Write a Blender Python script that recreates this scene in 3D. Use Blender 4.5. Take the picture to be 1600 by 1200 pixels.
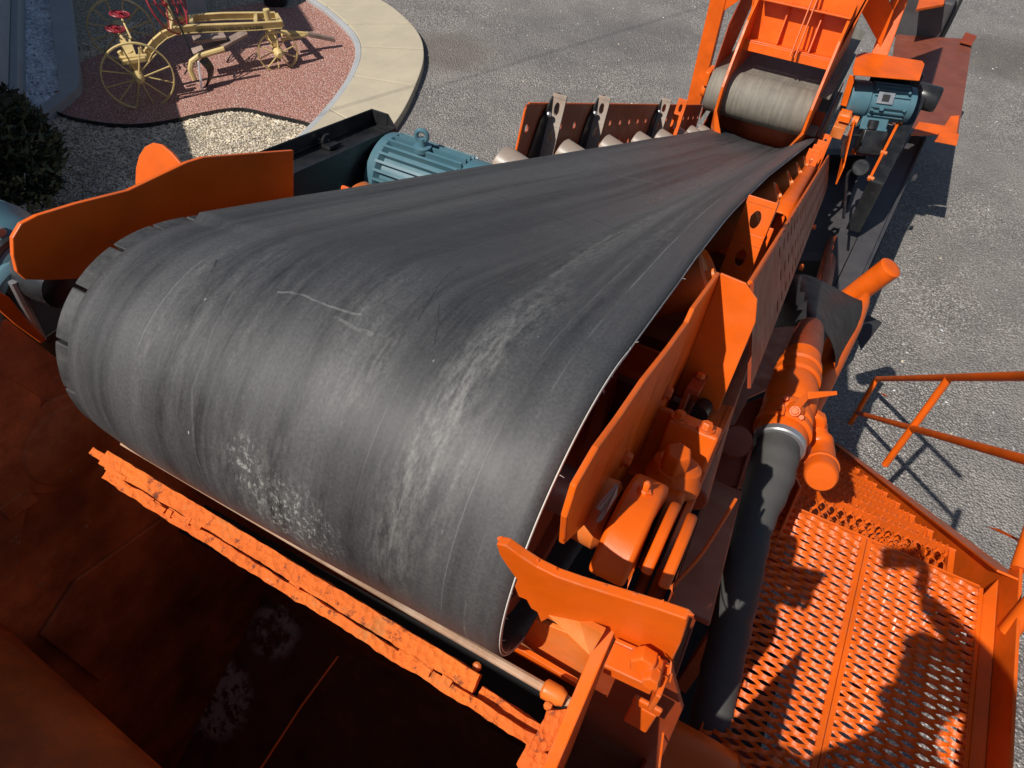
import bpy, math, random
from mathutils import Vector, Matrix, noise
random.seed(7)
for _o in list(bpy.data.objects): bpy.data.objects.remove(_o)
SC = bpy.context.scene; COL = SC.collection
V = Vector
# ------------------------------------------------------------------ camera
CAMH = 4.7; FPX = 1087.1
RIGHT = V((.8803, .4731, .035)); DOWN = V((.3771, -.6531, -.6567)); FWD = V((-.2878, .5913, -.7534))
EYE = V((0, 0, CAMH))
cd = bpy.data.cameras.new('camera'); cam = bpy.data.objects.new('camera', cd); COL.objects.link(cam)
cd.sensor_width = 36; cd.lens = FPX / 1600 * 36; cd.clip_start = .02; cd.clip_end = 400
cam.matrix_world = Matrix(((RIGHT.x, -DOWN.x, -FWD.x, 0), (RIGHT.y, -DOWN.y, -FWD.y, 0), (RIGHT.z, -DOWN.z, -FWD.z, CAMH), (0, 0, 0, 1)))
SC.camera = cam
# ------------------------------------------------------------------ light
SUN = V((.2430, .5901, -.7699)).normalized()          # travel direction of sunlight
w = bpy.data.worlds.new('World'); SC.world = w; w.use_nodes = True
nt = w.node_tree; nt.nodes.clear()
sky = nt.nodes.new('ShaderNodeTexSky'); sky.sky_type = 'NISHITA'; sky.sun_disc = False
sky.sun_elevation = math.radians(50.3); sky.sun_rotation = math.radians(202.4)
bg = nt.nodes.new('ShaderNodeBackground'); bg.inputs[1].default_value = .06
ow = nt.nodes.new('ShaderNodeOutputWorld')
nt.links.new(sky.outputs[0], bg.inputs[0]); nt.links.new(bg.outputs[0], ow.inputs[0])
sl = bpy.data.lights.new('sun', 'SUN'); sl.energy = 4.3; sl.angle = math.radians(.5); sl.color = (1, .95, .87)
so = bpy.data.objects.new('sun', sl); COL.objects.link(so); so.location = (-5, -12, 16)
so.rotation_euler = SUN.to_track_quat('-Z', 'Y').to_euler()
SC.view_settings.view_transform = 'Standard'; SC.view_settings.look = 'None'
SC.view_settings.exposure = .18; SC.view_settings.gamma = 1; SC.view_settings.use_curve_mapping = False
# ------------------------------------------------------------------ measuring: rays of the survey photo met with real planes
def ray(u, v): return RIGHT * ((u - 800) / FPX) + DOWN * ((v - 600) / FPX) + FWD
def PP(u, v, p, n):
    d = ray(u, v); p = V(p); n = V(n); return EYE + d * ((p - EYE).dot(n) / d.dot(n))
def PZ(u, v, z): return PP(u, v, (0, 0, z), (0, 0, 1))
def PX(u, v, x): return PP(u, v, (x, 0, 0), (1, 0, 0))
def PY(u, v, y): return PP(u, v, (0, y, 0), (0, 1, 0))
# conveyor frame: x across, s down the slope away from the head pulley, n square to the belt
INC = .4113; CI, SI = math.cos(INC), math.sin(INC); HY, HZ, RP, XR, XL = .6619, 3.6321, .306, -.177, -1.127
ES = V((0, CI, -SI)); EN = V((0, SI, CI)); EX = V((1, 0, 0)); EY = V((0, 1, 0)); EZ = V((0, 0, 1)); O0 = V((0, HY, HZ))
def C(x, s, n): return O0 + EX * x + ES * s + EN * n
def PN(u, v, n): return PP(u, v, O0 + EN * n, EN)
def PS(u, v, s): return PP(u, v, O0 + ES * s, ES)
# ------------------------------------------------------------------ mesh building
class MB:
    def __init__(s): s.v = []; s.f = []; s.sm = []
    def add(s, vs, fs, smooth=False):
        k = len(s.v); s.v += [V(p) for p in vs]
        for f in fs: s.f.append([i + k for i in f]); s.sm.append(smooth)
        return s
    def prism(s, pts, vec, smooth=False):
        n = len(pts); pts = [V(p) for p in pts]; vec = V(vec)
        nn = V((0, 0, 0))
        for i in range(n): nn += (pts[i] - pts[0]).cross(pts[(i + 1) % n] - pts[0])
        if nn.dot(vec) < 0: pts = pts[::-1]
        s.add(pts + [p + vec for p in pts], [list(range(n))[::-1], list(range(n, 2 * n))] + [[i, (i + 1) % n, n + (i + 1) % n, n + i] for i in range(n)], smooth)
        return s
    def box(s, c, ax, ay, az):
        c, ax, ay, az = V(c), V(ax), V(ay), V(az)
        return s.prism([c - ax - ay - az, c + ax - ay - az, c + ax + ay - az, c - ax + ay - az], az * 2)
    def bar(s, a, b, wv, hv):       # bar from a to b, full cross section vectors wv,hv
        a, b, wv, hv = V(a), V(b), V(wv) / 2, V(hv) / 2
        return s.prism([a - wv - hv, a + wv - hv, a + wv + hv, a - wv + hv], b - a)
    def tube(s, pts, r, n=12, cap=True):
        pts = [V(p) for p in pts]; m = len(pts); rs = r if isinstance(r, (list, tuple)) else [r] * m
        t0 = (pts[1] - pts[0]).normalized(); u = t0.orthogonal().normalized(); vs = []; fs = []
        for i in range(m):
            t = (pts[min(i + 1, m - 1)] - pts[max(i - 1, 0)])
            if t.length < 1e-9: t = t0
            t.normalize(); u = (u - t * u.dot(t)).normalized(); w_ = t.cross(u)
            for k in range(n):
                a = 2 * math.pi * k / n; vs.append(pts[i] + (u * math.cos(a) + w_ * math.sin(a)) * rs[i])
        for i in range(m - 1):
            for k in range(n): fs.append([i * n + k, i * n + (k + 1) % n, (i + 1) * n + (k + 1) % n, (i + 1) * n + k])
        s.add(vs, fs, True)
        if cap:
            k0 = len(s.v) - m * n
            s.f.append([k0 + k for k in range(n)][::-1]); s.sm.append(False)
            s.f.append([k0 + (m - 1) * n + k for k in range(n)]); s.sm.append(False)
        return s
    def lathe(s, a, b, prof, n=24, caps=True):     # prof: [(distance from a, radius)]
        a, b = V(a), V(b); d = (b - a).normalized(); pts = [a + d * t for t, _ in prof]
        u = d.orthogonal().normalized(); w_ = d.cross(u); vs = []; fs = []; m = len(prof)
        for p, (_, r) in zip(pts, prof):
            for k in range(n):
                q = 2 * math.pi * k / n; vs.append(p + (u * math.cos(q) + w_ * math.sin(q)) * r)
        for i in range(m - 1):
            for k in range(n): fs.append([i * n + k, i * n + (k + 1) % n, (i + 1) * n + (k + 1) % n, (i + 1) * n + k])
        s.add(vs, fs, True)
        if caps:
            k0 = len(s.v) - m * n
            s.f.append([k0 + k for k in range(n)][::-1]); s.sm.append(False)
            s.f.append([k0 + (m - 1) * n + k for k in range(n)]); s.sm.append(False)
        return s
    def cyl(s, a, b, r, n=16): return s.lathe(a, b, [(0, r), ((V(b) - V(a)).length, r)], n)
    def torus(s, c, nrm, R, r, n=32, m=8, arc=1.0, start=0.0, up=None):
        c, nrm = V(c), V(nrm).normalized(); u = (V(up) - nrm * V(up).dot(nrm)).normalized() if up else nrm.orthogonal().normalized(); w_ = nrm.cross(u); vs = []; fs = []
        N = n if arc == 1.0 else n + 1
        for i in range(N):
            a = 2 * math.pi * (start + arc * i / n); d = u * math.cos(a) + w_ * math.sin(a)
            for k in range(m):
                b = 2 * math.pi * k / m; vs.append(c + d * (R + r * math.cos(b)) + nrm * (r * math.sin(b)))
        for i in range(n):
            j = (i + 1) % N
            for k in range(m): fs.append([i * m + k, j * m + k, j * m + (k + 1) % m, i * m + (k + 1) % m])
        s.add(vs, fs, True)
        if arc != 1.0:
            k0 = len(s.v) - N * m
            s.f.append([k0 + k for k in range(m)]); s.sm.append(False)
            s.f.append([k0 + n * m + k for k in range(m)][::-1]); s.sm.append(False)
        return s
    def holes(s, o, ex, ey, cells, r, th, nseg=12, ry=None):
        # plate of rectangular cells (x0,y0,x1,y1,hole?) in the frame o,ex,ey; every hole goes right through
        o, ex, ey = V(o), V(ex), V(ey); nz = ex.cross(ey).normalized(); ry = ry or r
        for (x0, y0, x1, y1, h) in cells:
            if not h:
                s.prism([o + ex * x0 + ey * y0, o + ex * x1 + ey * y0, o + ex * x1 + ey * y1, o + ex * x0 + ey * y1], nz * th); continue
            cx, cy = (x0 + x1) / 2, (y0 + y1) / 2; hx, hy = (x1 - x0) / 2, (y1 - y0) / 2; out = []; inn = []
            for k in range(nseg):
                a = 2 * math.pi * k / nseg + math.pi / nseg; c_, s_ = math.cos(a), math.sin(a)
                t = min(hx / abs(c_) if abs(c_) > 1e-6 else 9, hy / abs(s_) if abs(s_) > 1e-6 else 9)
                out.append((cx + c_ * t, cy + s_ * t)); inn.append((cx + c_ * r, cy + s_ * ry))
            # corners pulled in so that the cell outline is the full rectangle
            cor = [(cx + hx, cy + hy), (cx - hx, cy + hy), (cx - hx, cy - hy), (cx + hx, cy - hy)]
            vs = []
            for z in (0, th):
                for L in (out, inn, cor): vs += [o + ex * a + ey * b + nz * z for a, b in L]
            n = nseg; K = 2 * n + 4; fs = []
            for k in range(n):
                j = (k + 1) % n
                fs += [[k, j, n + j, n + k][::-1], [K + k, K + j, K + n + j, K + n + k], [n + k, n + j, K + n + j, K + n + k]]
                a0 = 2 * math.pi * k / n + math.pi / n; 
            # fill the corner triangles
            for q, (px, py) in enumerate(cor):
                best = None
                for k in range(n):
                    j = (k + 1) % n; p0, p1 = out[k], out[j]
                    onx = lambda p: abs(abs(p[0] - cx) - hx) < 1e-6
                    ony = lambda p: abs(abs(p[1] - cy) - hy) < 1e-6
                    if (onx(p0) and ony(p1) or ony(p0) and onx(p1)) and abs((p0[0] + p1[0]) / 2 - px) + abs((p0[1] + p1[1]) / 2 - py) < hx + hy and (px - cx) * ((p0[0] + p1[0]) / 2 - cx) > 0 and (py - cy) * ((p0[1] + p1[1]) / 2 - cy) > 0: best = (k, j)
                if best: fs += [[best[0], 2 * n + q, best[1]][::-1], [K + best[0], K + 2 * n + q, K + best[1]]]
            s.add(vs, fs)
        return s
    def lump(s, amp, freq, seed=0):        # knobbly build-up: push the points about with noise
        for i, p in enumerate(s.v):
            q = p * freq + V((seed, seed * 1.7, 0)); s.v[i] = p + noise.noise_vector(q) * amp + noise.noise_vector(q * 2.7) * amp * .5
        return s
def grid_box(a, b, wv, hv, nl, nw, nh):
    # closed bar with subdivided faces, for lumpy surfaces
    a, b, wv, hv = V(a), V(b), V(wv), V(hv); m = MB(); d = b - a
    def patch(o, e1, e2, n1, n2, flip):
        vs = [o + e1 * (i / n1) + e2 * (j / n2) for j in range(n2 + 1) for i in range(n1 + 1)]
        fs = []
        for j in range(n2):
            for i in range(n1):
                k = j * (n1 + 1) + i; f = [k, k + 1, k + n1 + 2, k + n1 + 1]; fs.append(f[::-1] if flip else f)
        m.add(vs, fs, True)
    o = a - wv / 2 - hv / 2
    patch(o, d, wv, nl, nw, True); patch(o + hv, d, wv, nl, nw, False)
    patch(o, d, hv, nl, nh, False); patch(o + wv, d, hv, nl, nh, True)
    patch(o, wv, hv, nw, nh, True); patch(o + d, wv, hv, nw, nh, False)
    return m
def wpos(o):
    p = V((0, 0, 0))
    while o is not None: p = p + o.location; o = o.parent
    return p
def obj(name, mb, mat, parent=None, bevel=0, label=None, kind=None, sharp=35, seg=2):
    me = bpy.data.meshes.new(name); off = wpos(parent)
    me.from_pydata([tuple(p - off) for p in mb.v], [], mb.f); me.update()
    me.polygons.foreach_set('use_smooth', mb.sm if any(mb.sm) else [False] * len(mb.f))
    if any(mb.sm): me.set_sharp_from_angle(angle=math.radians(sharp))
    me.materials.append(mat)
    o = bpy.data.objects.new(name, me); COL.objects.link(o); o.parent = parent
    if bevel:
        bm_ = o.modifiers.new('bevel', 'BEVEL'); bm_.width = bevel; bm_.segments = seg; bm_.limit_method = 'ANGLE'; bm_.angle_limit = math.radians(40); bm_.harden_normals = False
    if label: o['label'] = label
    if kind: o['kind'] = kind
    return o
def thing(name, label, cat, loc=(0, 0, 0), group=None, kind=None):
    o = bpy.data.objects.new(name, None); COL.objects.link(o); o.location = loc; o.empty_display_size = .1
    if label: o['label'] = label
    if cat: o['category'] = cat
    if group: o['group'] = group
    if kind: o['kind'] = kind
    return o
def tag(o, label, cat, group=None, kind=None):
    o['label'] = label; o['category'] = cat
    if group: o['group'] = group
    if kind: o['kind'] = kind
    return o
def dup(o, parent=None, loc=None, label=None):
    c = o.copy(); COL.objects.link(c); c.parent = parent
    if loc is not None: c.location = loc
    if label: c['label'] = label
    for ch in list(o.children): dup(ch, c)
    return c
def P2(lst, fn, a): return [fn(u, v, a) for u, v in lst]
def hexnut(mb, p, d, r, h):
    p = V(p); d = V(d).normalized(); return mb.lathe(p, p + d, [(0, r), (h * .8, r), (h, r * .85)], 6)
# ------------------------------------------------------------------ materials
class NT:
    def __init__(s, name):
        s.m = bpy.data.materials.new(name); s.m.use_nodes = True; s.t = s.m.node_tree; s.b = s.t.nodes['Principled BSDF']; s.co = None
    def n(s, typ, **kw):
        nd = s.t.nodes.new('ShaderNode' + typ)
        for k, v in kw.items():
            if k.startswith('i_'):
                key = k[2:]; key = int(key) if key.isdigit() else key.replace('_', ' ')
                nd.inputs[key].default_value = v
            else: setattr(nd, k, v)
        return nd
    def l(s, a, b): s.t.links.new(a, b)
    def coord(s, kind='Object'):
        if s.co is None: s.co = s.n('TexCoord')
        return s.co.outputs[kind]
    def noise(s, scale, detail=4, rough=.55, vec=None, dist=0):
        nd = s.n('TexNoise', i_Scale=scale, i_Detail=detail, i_Roughness=rough, i_Distortion=dist); s.l(vec or s.coord(), nd.inputs['Vector']); return nd.outputs['Fac']
    def voro(s, scale, feat='F1', vec=None, out='Distance', rnd=1):
        nd = s.n('TexVoronoi', feature=feat, i_Scale=scale, i_Randomness=rnd); s.l(vec or s.coord(), nd.inputs['Vector']); return nd.outputs[out]
    def map(s, vec=None, scale=(1, 1, 1), rot=(0, 0, 0), loc=(0, 0, 0)):
        nd = s.n('Mapping'); nd.inputs['Scale'].default_value = scale; nd.inputs['Rotation'].default_value = rot; nd.inputs['Location'].default_value = loc
        s.l(vec or s.coord(), nd.inputs['Vector']); return nd.outputs[0]
    def ramp(s, fac, stops):
        nd = s.n('ValToRGB'); e = nd.color_ramp.elements
        while len(e) < len(stops): e.new(.5)
        for k, (p, c) in enumerate(stops):
            e[k].position = p; e[k].color = (c, c, c, 1) if not isinstance(c, (tuple, list)) else (*c, 1)
        s.l(fac, nd.inputs[0]); return nd.outputs[0]
    def mix(s, fac, a, b, blend='MIX'):
        nd = s.n('Mix', data_type='RGBA', blend_type=blend)
        for i, x in ((0, fac), (6, a), (7, b)):
            if isinstance(x, (int, float)): nd.inputs[i].default_value = x
            elif isinstance(x, (tuple, list)): nd.inputs[i].default_value = (*x, 1)
            else: s.l(x, nd.inputs[i])
        return nd.outputs[2]
    def math(s, op, a, b=0.0, clamp=False):
        nd = s.n('Math', operation=op, use_clamp=clamp)
        for i, x in ((0, a), (1, b)):
            if isinstance(x, (int, float)): nd.inputs[i].default_value = x
            else: s.l(x, nd.inputs[i])
        return nd.outputs[0]
    def col(s, x):
        if isinstance(x, (tuple, list)): s.b.inputs['Base Color'].default_value = (*x, 1)
        else: s.l(x, s.b.inputs['Base Color'])
    def rough(s, x):
        if isinstance(x, (int, float)): s.b.inputs['Roughness'].default_value = x
        else: s.l(x, s.b.inputs['Roughness'])
    def bump(s, h, strength=.3, dist=.01, prev=None):
        nd = s.n('Bump', i_Strength=strength, i_Distance=dist); s.l(h, nd.inputs['Height'])
        if prev: s.l(prev, nd.inputs['Normal'])
        s.l(nd.outputs[0], s.b.inputs['Normal']); return nd.outputs[0]
def paint(name, c, rough=.38, var=.12, dust=.0, dustc=(.35, .3, .26), bump=.08, spec=.5, chips=0.0, chipc=(.45, .42, .4), edge=None):
    t = NT(name); n1 = t.noise(3.5, 5); n2 = t.noise(60, 3)
    d = tuple(x * (1 - var * 1.5) for x in c); e = tuple(min(1, x * (1 + var)) for x in c)
    k = t.mix(t.ramp(n1, [(.3, 0), (.7, 1)]), d, e)
    if dust:
        m = t.math('MULTIPLY', t.ramp(t.noise(9, 8, .7), [(.45, 0), (.75, 1)]), dust); k = t.mix(m, k, dustc)
    if chips:
        m = t.ramp(t.noise(22, 6, .65), [(.70 - chips, 0), (.73 - chips, 1)]); k = t.mix(m, k, chipc)
    if edge:
        bv = t.n('Bevel', samples=3, i_Radius=.005); ge = t.n('NewGeometry'); dt = t.n('VectorMath', operation='DOT_PRODUCT'); t.l(bv.outputs[0], dt.inputs[0]); t.l(ge.outputs['Normal'], dt.inputs[1])
        ed = t.ramp(dt.outputs['Value'], [(.80, 1), (.965, 0)]); ed = t.math('MULTIPLY', ed, t.ramp(t.noise(38, 6, .7), [(.44, 0), (.60, 1)])); k = t.mix(ed, k, edge)
    t.col(k); t.rough(t.ramp(t.noise(14, 4), [(.3, max(.05, rough - .08)), (.7, rough + .14)])); t.bump(n2, bump, .002)
    t.b.inputs['Specular IOR Level'].default_value = spec
    return t.m
OR = (.76, .117, .005)
M = {}
M['orange'] = paint('orange_paint', OR, .36, .16, .34, (.40, .085, .018), .2, .32, .012, (.34, .12, .05), (.42, .17, .085))
M['orange_far'] = paint('orange_paint_worn', (.74, .10, .004), .42, .12, .12, (.45, .2, .08), .1, .35)
M['orange_shaded'] = paint('orange_paint_shaded', (.27, .038, .006), .45, .15, .12, (.3, .18, .12), .1)  # the orange paint darkened in colour for parts that stand in shade
M['orange_dusty'] = paint('orange_dusty_steel', (.70, .16, .02), .45, .3, .35, (.55, .34, .18), .2)
M['galv'] = paint('worn_bare_steel', (.34, .28, .235), .42, .25, .4, (.5, .26, .12), .2)
M['black'] = paint('black_paint', (.012, .013, .015), .3, .2, .25, (.10, .09, .085), .06)
M['charcoal'] = paint('charcoal_paint', (.062, .058, .062), .5, .15, .12, (.10, .095, .09), .1)
M['blue'] = paint('blue_grey_enamel', (.070, .160, .200), .36, .1, .12, (.25, .27, .27), .08)
M['yellow'] = paint('yellow_enamel', (.62, .46, .19), .5, .15, .3, (.42, .34, .24), .1)
M['red'] = paint('red_enamel', (.30, .018, .03), .4)
M['hose'] = paint('black_rubber_hose', (.060, .057, .054), .7, .2, .25, (.07, .065, .06), .25)
M['flap'] = paint('black_rubber_sheet', (.02, .02, .022), .55, .15, .25, (.06, .06, .06), .25)
M['steel'] = paint('galvanised_steel', (.45, .45, .46), .35, .2); M['steel'].node_tree.nodes['Principled BSDF'].inputs['Metallic'].default_value = .8
M['pink_pipe'] = paint('mud_caked_shaft', (.40, .24, .15), .7, .4, .6, (.62, .5, .4), .6)
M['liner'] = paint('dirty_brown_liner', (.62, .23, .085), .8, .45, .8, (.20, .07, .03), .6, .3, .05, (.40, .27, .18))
M['chute'] = paint('chute_brown_orange', (.60, .16, .03), .55, .4, .8, (.26, .09, .04), .25)
M['wood'] = paint('weathered_wood', (.30, .22, .18), .7, .3)
M['matte_black'] = paint('shoe_and_shade_black', (.010, .010, .011), .95, .2, .0)  # matte black for shoes, also stands for shade beneath the machine
M['text'] = paint('black_lettering', (.02, .02, .02), .6)
M['skin'] = paint('skin', (.5, .3, .22), .5); M['cloth'] = paint('dark_blue_cloth', (.03, .04, .07), .9); M['trousers'] = paint('grey_trousers', (.06, .058, .055), .9); M['phone'] = paint('black_phone', (.01, .01, .01), .2)
M['thread'] = paint('frayed_white_ply', (.62, .60, .55), .9, .2, .4, (.2, .2, .2), .4)
def crusty():
    t = NT('orange_mud_caked'); a = t.noise(26, 9, .7); b = t.noise(5, 5); v = t.voro(75)
    k = t.mix(t.ramp(b, [(.35, 0), (.65, 1)]), (.66, .12, .010), (.80, .165, .014))
    k = t.mix(t.ramp(t.noise(11, 8, .7), [(.56, 0), (.66, .8)]), k, (.50, .17, .04))
    k = t.mix(t.ramp(t.noise(13, 8, .72, t.map(loc=(3, 1, 2))), [(.655, 0), (.69, 1)]), k, (.55, .42, .34))
    k = t.mix(t.ramp(t.noise(34, 8, .72, t.map(loc=(1, 7, 2))), [(.55, 0), (.64, 1)]), k, (.16, .035, .012))
    t.col(k); t.rough(.75); t.bump(t.math('ADD', a, t.math('MULTIPLY', v, .6)), .8, .012); return t.m
M['crusty'] = crusty()
def patch0(t, uv, u, v, ru, rv):
    g = t.n('TexGradient', gradient_type='SPHERICAL'); t.l(t.map(uv, (1 / ru, 1 / rv, 1), loc=(-u / ru, -v / rv, 0)), g.inputs[0]); return g.outputs['Fac']
def belt():
    t = NT('worn_black_belt'); uv = t.coord('UV')
    s1 = t.noise(1, 7, .62, t.map(uv, (26, .55, 1))); s2 = t.noise(1, 8, .7, t.map(uv, (46, 2.2, 1), loc=(4, 2, 0))); big = t.noise(2.0, 4, .5, uv); mid = t.noise(6, 6, .6, uv)
    band = t.noise(1, 3, .5, t.map(uv, (9, .22, 1), loc=(2, 5, 0)))
    k = t.mix(t.ramp(s1, [(.36, 0), (.64, 1)]), (.012, .0122, .0138), (.052, .052, .055))
    k = t.mix(t.math('MULTIPLY', t.ramp(band, [(.44, 0), (.58, 1)]), .7), k, (.072, .072, .074))
    k = t.mix(t.math('MULTIPLY', t.math('ADD', patch0(t, uv, .62, .05, .30, .35), patch0(t, uv, .50, .45, .22, .5)), t.ramp(mid, [(.3, .2), (.6, 1)]), True), k, (.020, .021, .027))
    k = t.mix(t.math('MULTIPLY', t.ramp(mid, [(.4, 0), (.7, 1)]), .5), k, (.054, .054, .057))
    # chalky wear: streaks that follow the run of the belt, denser in some places
    def patch(u, v, ru, rv, amt):
        mp = t.map(uv, (1 / ru, 1 / rv, 1), loc=(-u / ru, -v / rv, 0))
        g = t.n('TexGradient', gradient_type='SPHERICAL'); t.l(mp, g.inputs[0]); return t.math('MULTIPLY', g.outputs['Fac'], amt)
    dens = None
    for p in PATCH:
        q = patch(*p); dens = q if dens is None else t.math('ADD', dens, q)
    fine = t.noise(1, 9, .72, t.map(uv, (75, 22, 1), loc=(9, 3, 0)), 0)
    st = t.math('MULTIPLY', t.ramp(s2, [(.30, .15), (.62, 1)]), t.ramp(fine, [(.40, 0), (.68, 1)]))
    chalk = t.math('MULTIPLY', st, t.math('MULTIPLY', t.math('ADD', dens, .11), .8), True)
    k = t.mix(chalk, k, (.24, .235, .22))
    # mottled wear without direction where mud was packed
    blot = t.math('MULTIPLY', t.ramp(t.noise(70, 9, .78, t.map(uv, (1.2, .8, 1)), .3), [(.52, 0), (.62, 1)]), t.math('MULTIPLY', t.math('ADD', patch(.43, -.56, .13, .10, 1.9), patch(.53, -.49, .05, .07, 1.6)), 1), True)
    k = t.mix(blot, k, (.30, .295, .28))
    sp = t.ramp(t.noise(160, 4, .6, uv), [(.35, .82), (.65, 1.18)]); k = t.mix(1, k, sp, 'MULTIPLY')
    # single long hairline scores
    for (u0, wd, lo) in ((.07, .0016, .3), (.115, .001, .2), (.30, .0009, .15), (.82, .0012, .25)):
        sep = t.n('SeparateXYZ'); t.l(uv, sep.inputs[0])
        d = t.math('ABSOLUTE', t.math('SUBTRACT', t.math('ADD', sep.outputs[0], t.math('MULTIPLY', t.noise(.7, 2, .5, uv), .03)), u0 + .015))
        k = t.mix(t.math('MULTIPLY', t.math('MULTIPLY', t.math('LESS_THAN', d, wd), lo), t.ramp(t.noise(5, 5, .6, t.map(uv, (1, 1, 1), loc=(u0 * 40, 0, 0))), [(.45, 0), (.6, 1)])), k, (.3, .3, .29))
    # light nicks
    nick = t.math('MULTIPLY', t.math('LESS_THAN', t.voro(13, 'F1', t.map(uv, (1.6, .7, 1), rot=(0, 0, .5))), .035), t.ramp(big, [(.5, 0), (.62, .7)]))
    k = t.mix(nick, k, (.42, .41, .39))
    uvm = t.map(uv, (.95, 1, 1))
    for (u, v, ang, ln, wd, c, amt) in ((.36, -.04, 12, .11, .0012, (.012, .012, .013), .7), (.305, -.13, 28, .05, .0011, (.012, .012, .013), .7), (.52, -.182, 97, .085, .0022, (.22, .22, .21), .4), (.43, -.20, 82, .04, .004, (.2, .2, .19), .4), (.30, .30, 40, .07, .0011, (.012, .012, .013), .6), (.45, .9, 62, .22, .003, (.015, .015, .016), .7), (.62, .75, 80, .25, .003, (.016, .016, .018), .7), (.40, 1.6, -35, .12, .003, (.22, .22, .21), .35), (.25, .42, 4, .25, .006, (.2, .2, .19), .3), (.56, 1.9, -48, .10, .004, (.3, .3, .29), .4), (.788, -.187, 35, .02, .0016, (.01, .01, .01), 1), (.66, -.42, 8, .2, .002, (.2, .2, .2), .2)):
        r_ = math.radians(ang); mp = t.n('VectorRotate', rotation_type='Z_AXIS'); t.l(uvm, mp.inputs['Vector']); mp.inputs['Center'].default_value = (u * .95, v, 0); mp.inputs['Angle'].default_value = r_
        sb = t.n('VectorMath', operation='SUBTRACT'); t.l(mp.outputs[0], sb.inputs[0]); sb.inputs[1].default_value = (u * .95, v, 0); sx = t.n('SeparateXYZ'); t.l(sb.outputs[0], sx.inputs[0])
        wob = t.math('MULTIPLY', t.math('SUBTRACT', t.noise(7, 3, .5, uv), .5), .05); dx = t.math('ABSOLUTE', t.math('ADD', sx.outputs[0], wob)); dy = t.math('ABSOLUTE', sx.outputs[1])
        msk = t.math('MULTIPLY', t.math('LESS_THAN', dx, wd), t.math('LESS_THAN', dy, ln)); k = t.mix(t.math('MULTIPLY', t.math('MULTIPLY', msk, amt), t.ramp(t.noise(40, 5, .7, uv), [(.35, .1), (.55, 1)])), k, c)
    t.col(k)
    t.rough(t.ramp(t.math('ADD', t.math('MULTIPLY', s1, .5), t.math('MULTIPLY', mid, .5)), [(.3, .48), (.7, .66)]))
    t.b.inputs['Specular IOR Level'].default_value = .5
    b1 = t.bump(s1, .22, .004); t.bump(t.math('ADD', t.math('MULTIPLY', fine, .35), t.noise(2.3, 3, .5, uv)), .10, .02, b1)
    return t.m
PATCH = [(.19, .0, .055, .22, 1.2), (.205, -.24, .06, .2, 1.3), (.215, -.46, .07, .2, 1.0), (.36, -.25, .06, .12, .6), (.14, -.36, .04, .2, .5), (.24, .9, .08, 1.0, .8), (.36, 2.4, .10, 1.8, .6), (.48, -.55, .16, .18, .8), (.62, -.30, .10, .3, .25), (.72, -.30, .05, .4, .35), (.80, -.25, .03, .4, .45), (.42, -.2, .10, .25, .35), (.78, 2.2, .10, 1.4, .35), (.5, 3, .5, 1.8, .16), (.12, .9, .05, 1, .4)]
M['belt'] = belt()
def lag():
    t = NT('black_pulley_lagging'); t.col(t.mix(t.ramp(t.noise(25, 7, .7), [(.4, 0), (.7, 1)]), (.028, .028, .029), (.075, .074, .072))); t.rough(.55); t.bump(t.noise(90, 4), .2, .003); return t.m
M['lagging'] = lag()
def fbelt():
    t = NT('grey_worn_feed_belt'); g = t.map(None, (40, 3, 3)); s1 = t.noise(1, 7, .65, g)
    k = t.mix(t.ramp(s1, [(.3, 0), (.7, 1)]), (.14, .125, .10), (.235, .215, .175)); k = t.mix(t.ramp(t.noise(12, 7, .7), [(.5, 0), (.8, .7)]), k, (.10, .09, .075))
    t.col(k); t.rough(.7); t.bump(s1, .3, .006); return t.m
M['feed_belt'] = fbelt()
def stone(name, c0, c1, c2, scale, tone=.5, patches=None, bumpd=.012, rough=.85):
    t = NT(name); vec = t.coord()
    wv = t.mix(.03, vec, t.n('TexNoise', i_Scale=scale * .7).outputs['Color']) if False else vec
    cell = t.voro(scale, 'F1', vec, 'Color'); dist = t.voro(scale, 'F1', vec, 'Distance'); sep = t.n('SeparateColor'); t.l(cell, sep.inputs[0])
    k = t.mix(t.ramp(sep.outputs[0], [(.0, 0), (1, 1)]), c0, c1)
    k = t.mix(t.ramp(sep.outputs[1], [(.86, 0), (.90, 1)]), k, c2)
    k = t.mix(t.math('MULTIPLY', t.ramp(dist, [(.30, 0), (.62, 1)]), .75), k, tuple(x * .22 for x in c0))  # gaps between stones darkened, their shade put into the colour
    k = t.mix(t.math('MULTIPLY', t.ramp(t.noise(.55, 6, .6), [(.35, 0), (.65, 1)]), tone), k, tuple((a + b) * .34 for a, b in zip(c0, c1)))
    if patches: k = patches(t, k)
    t.col(k); t.rough(rough)
    hgt = t.math('ADD', t.math('MULTIPLY', dist, -1.0), t.math('MULTIPLY', sep.outputs[2], .7))
    t.bump(hgt, 1.0, bumpd); return t.m
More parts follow.
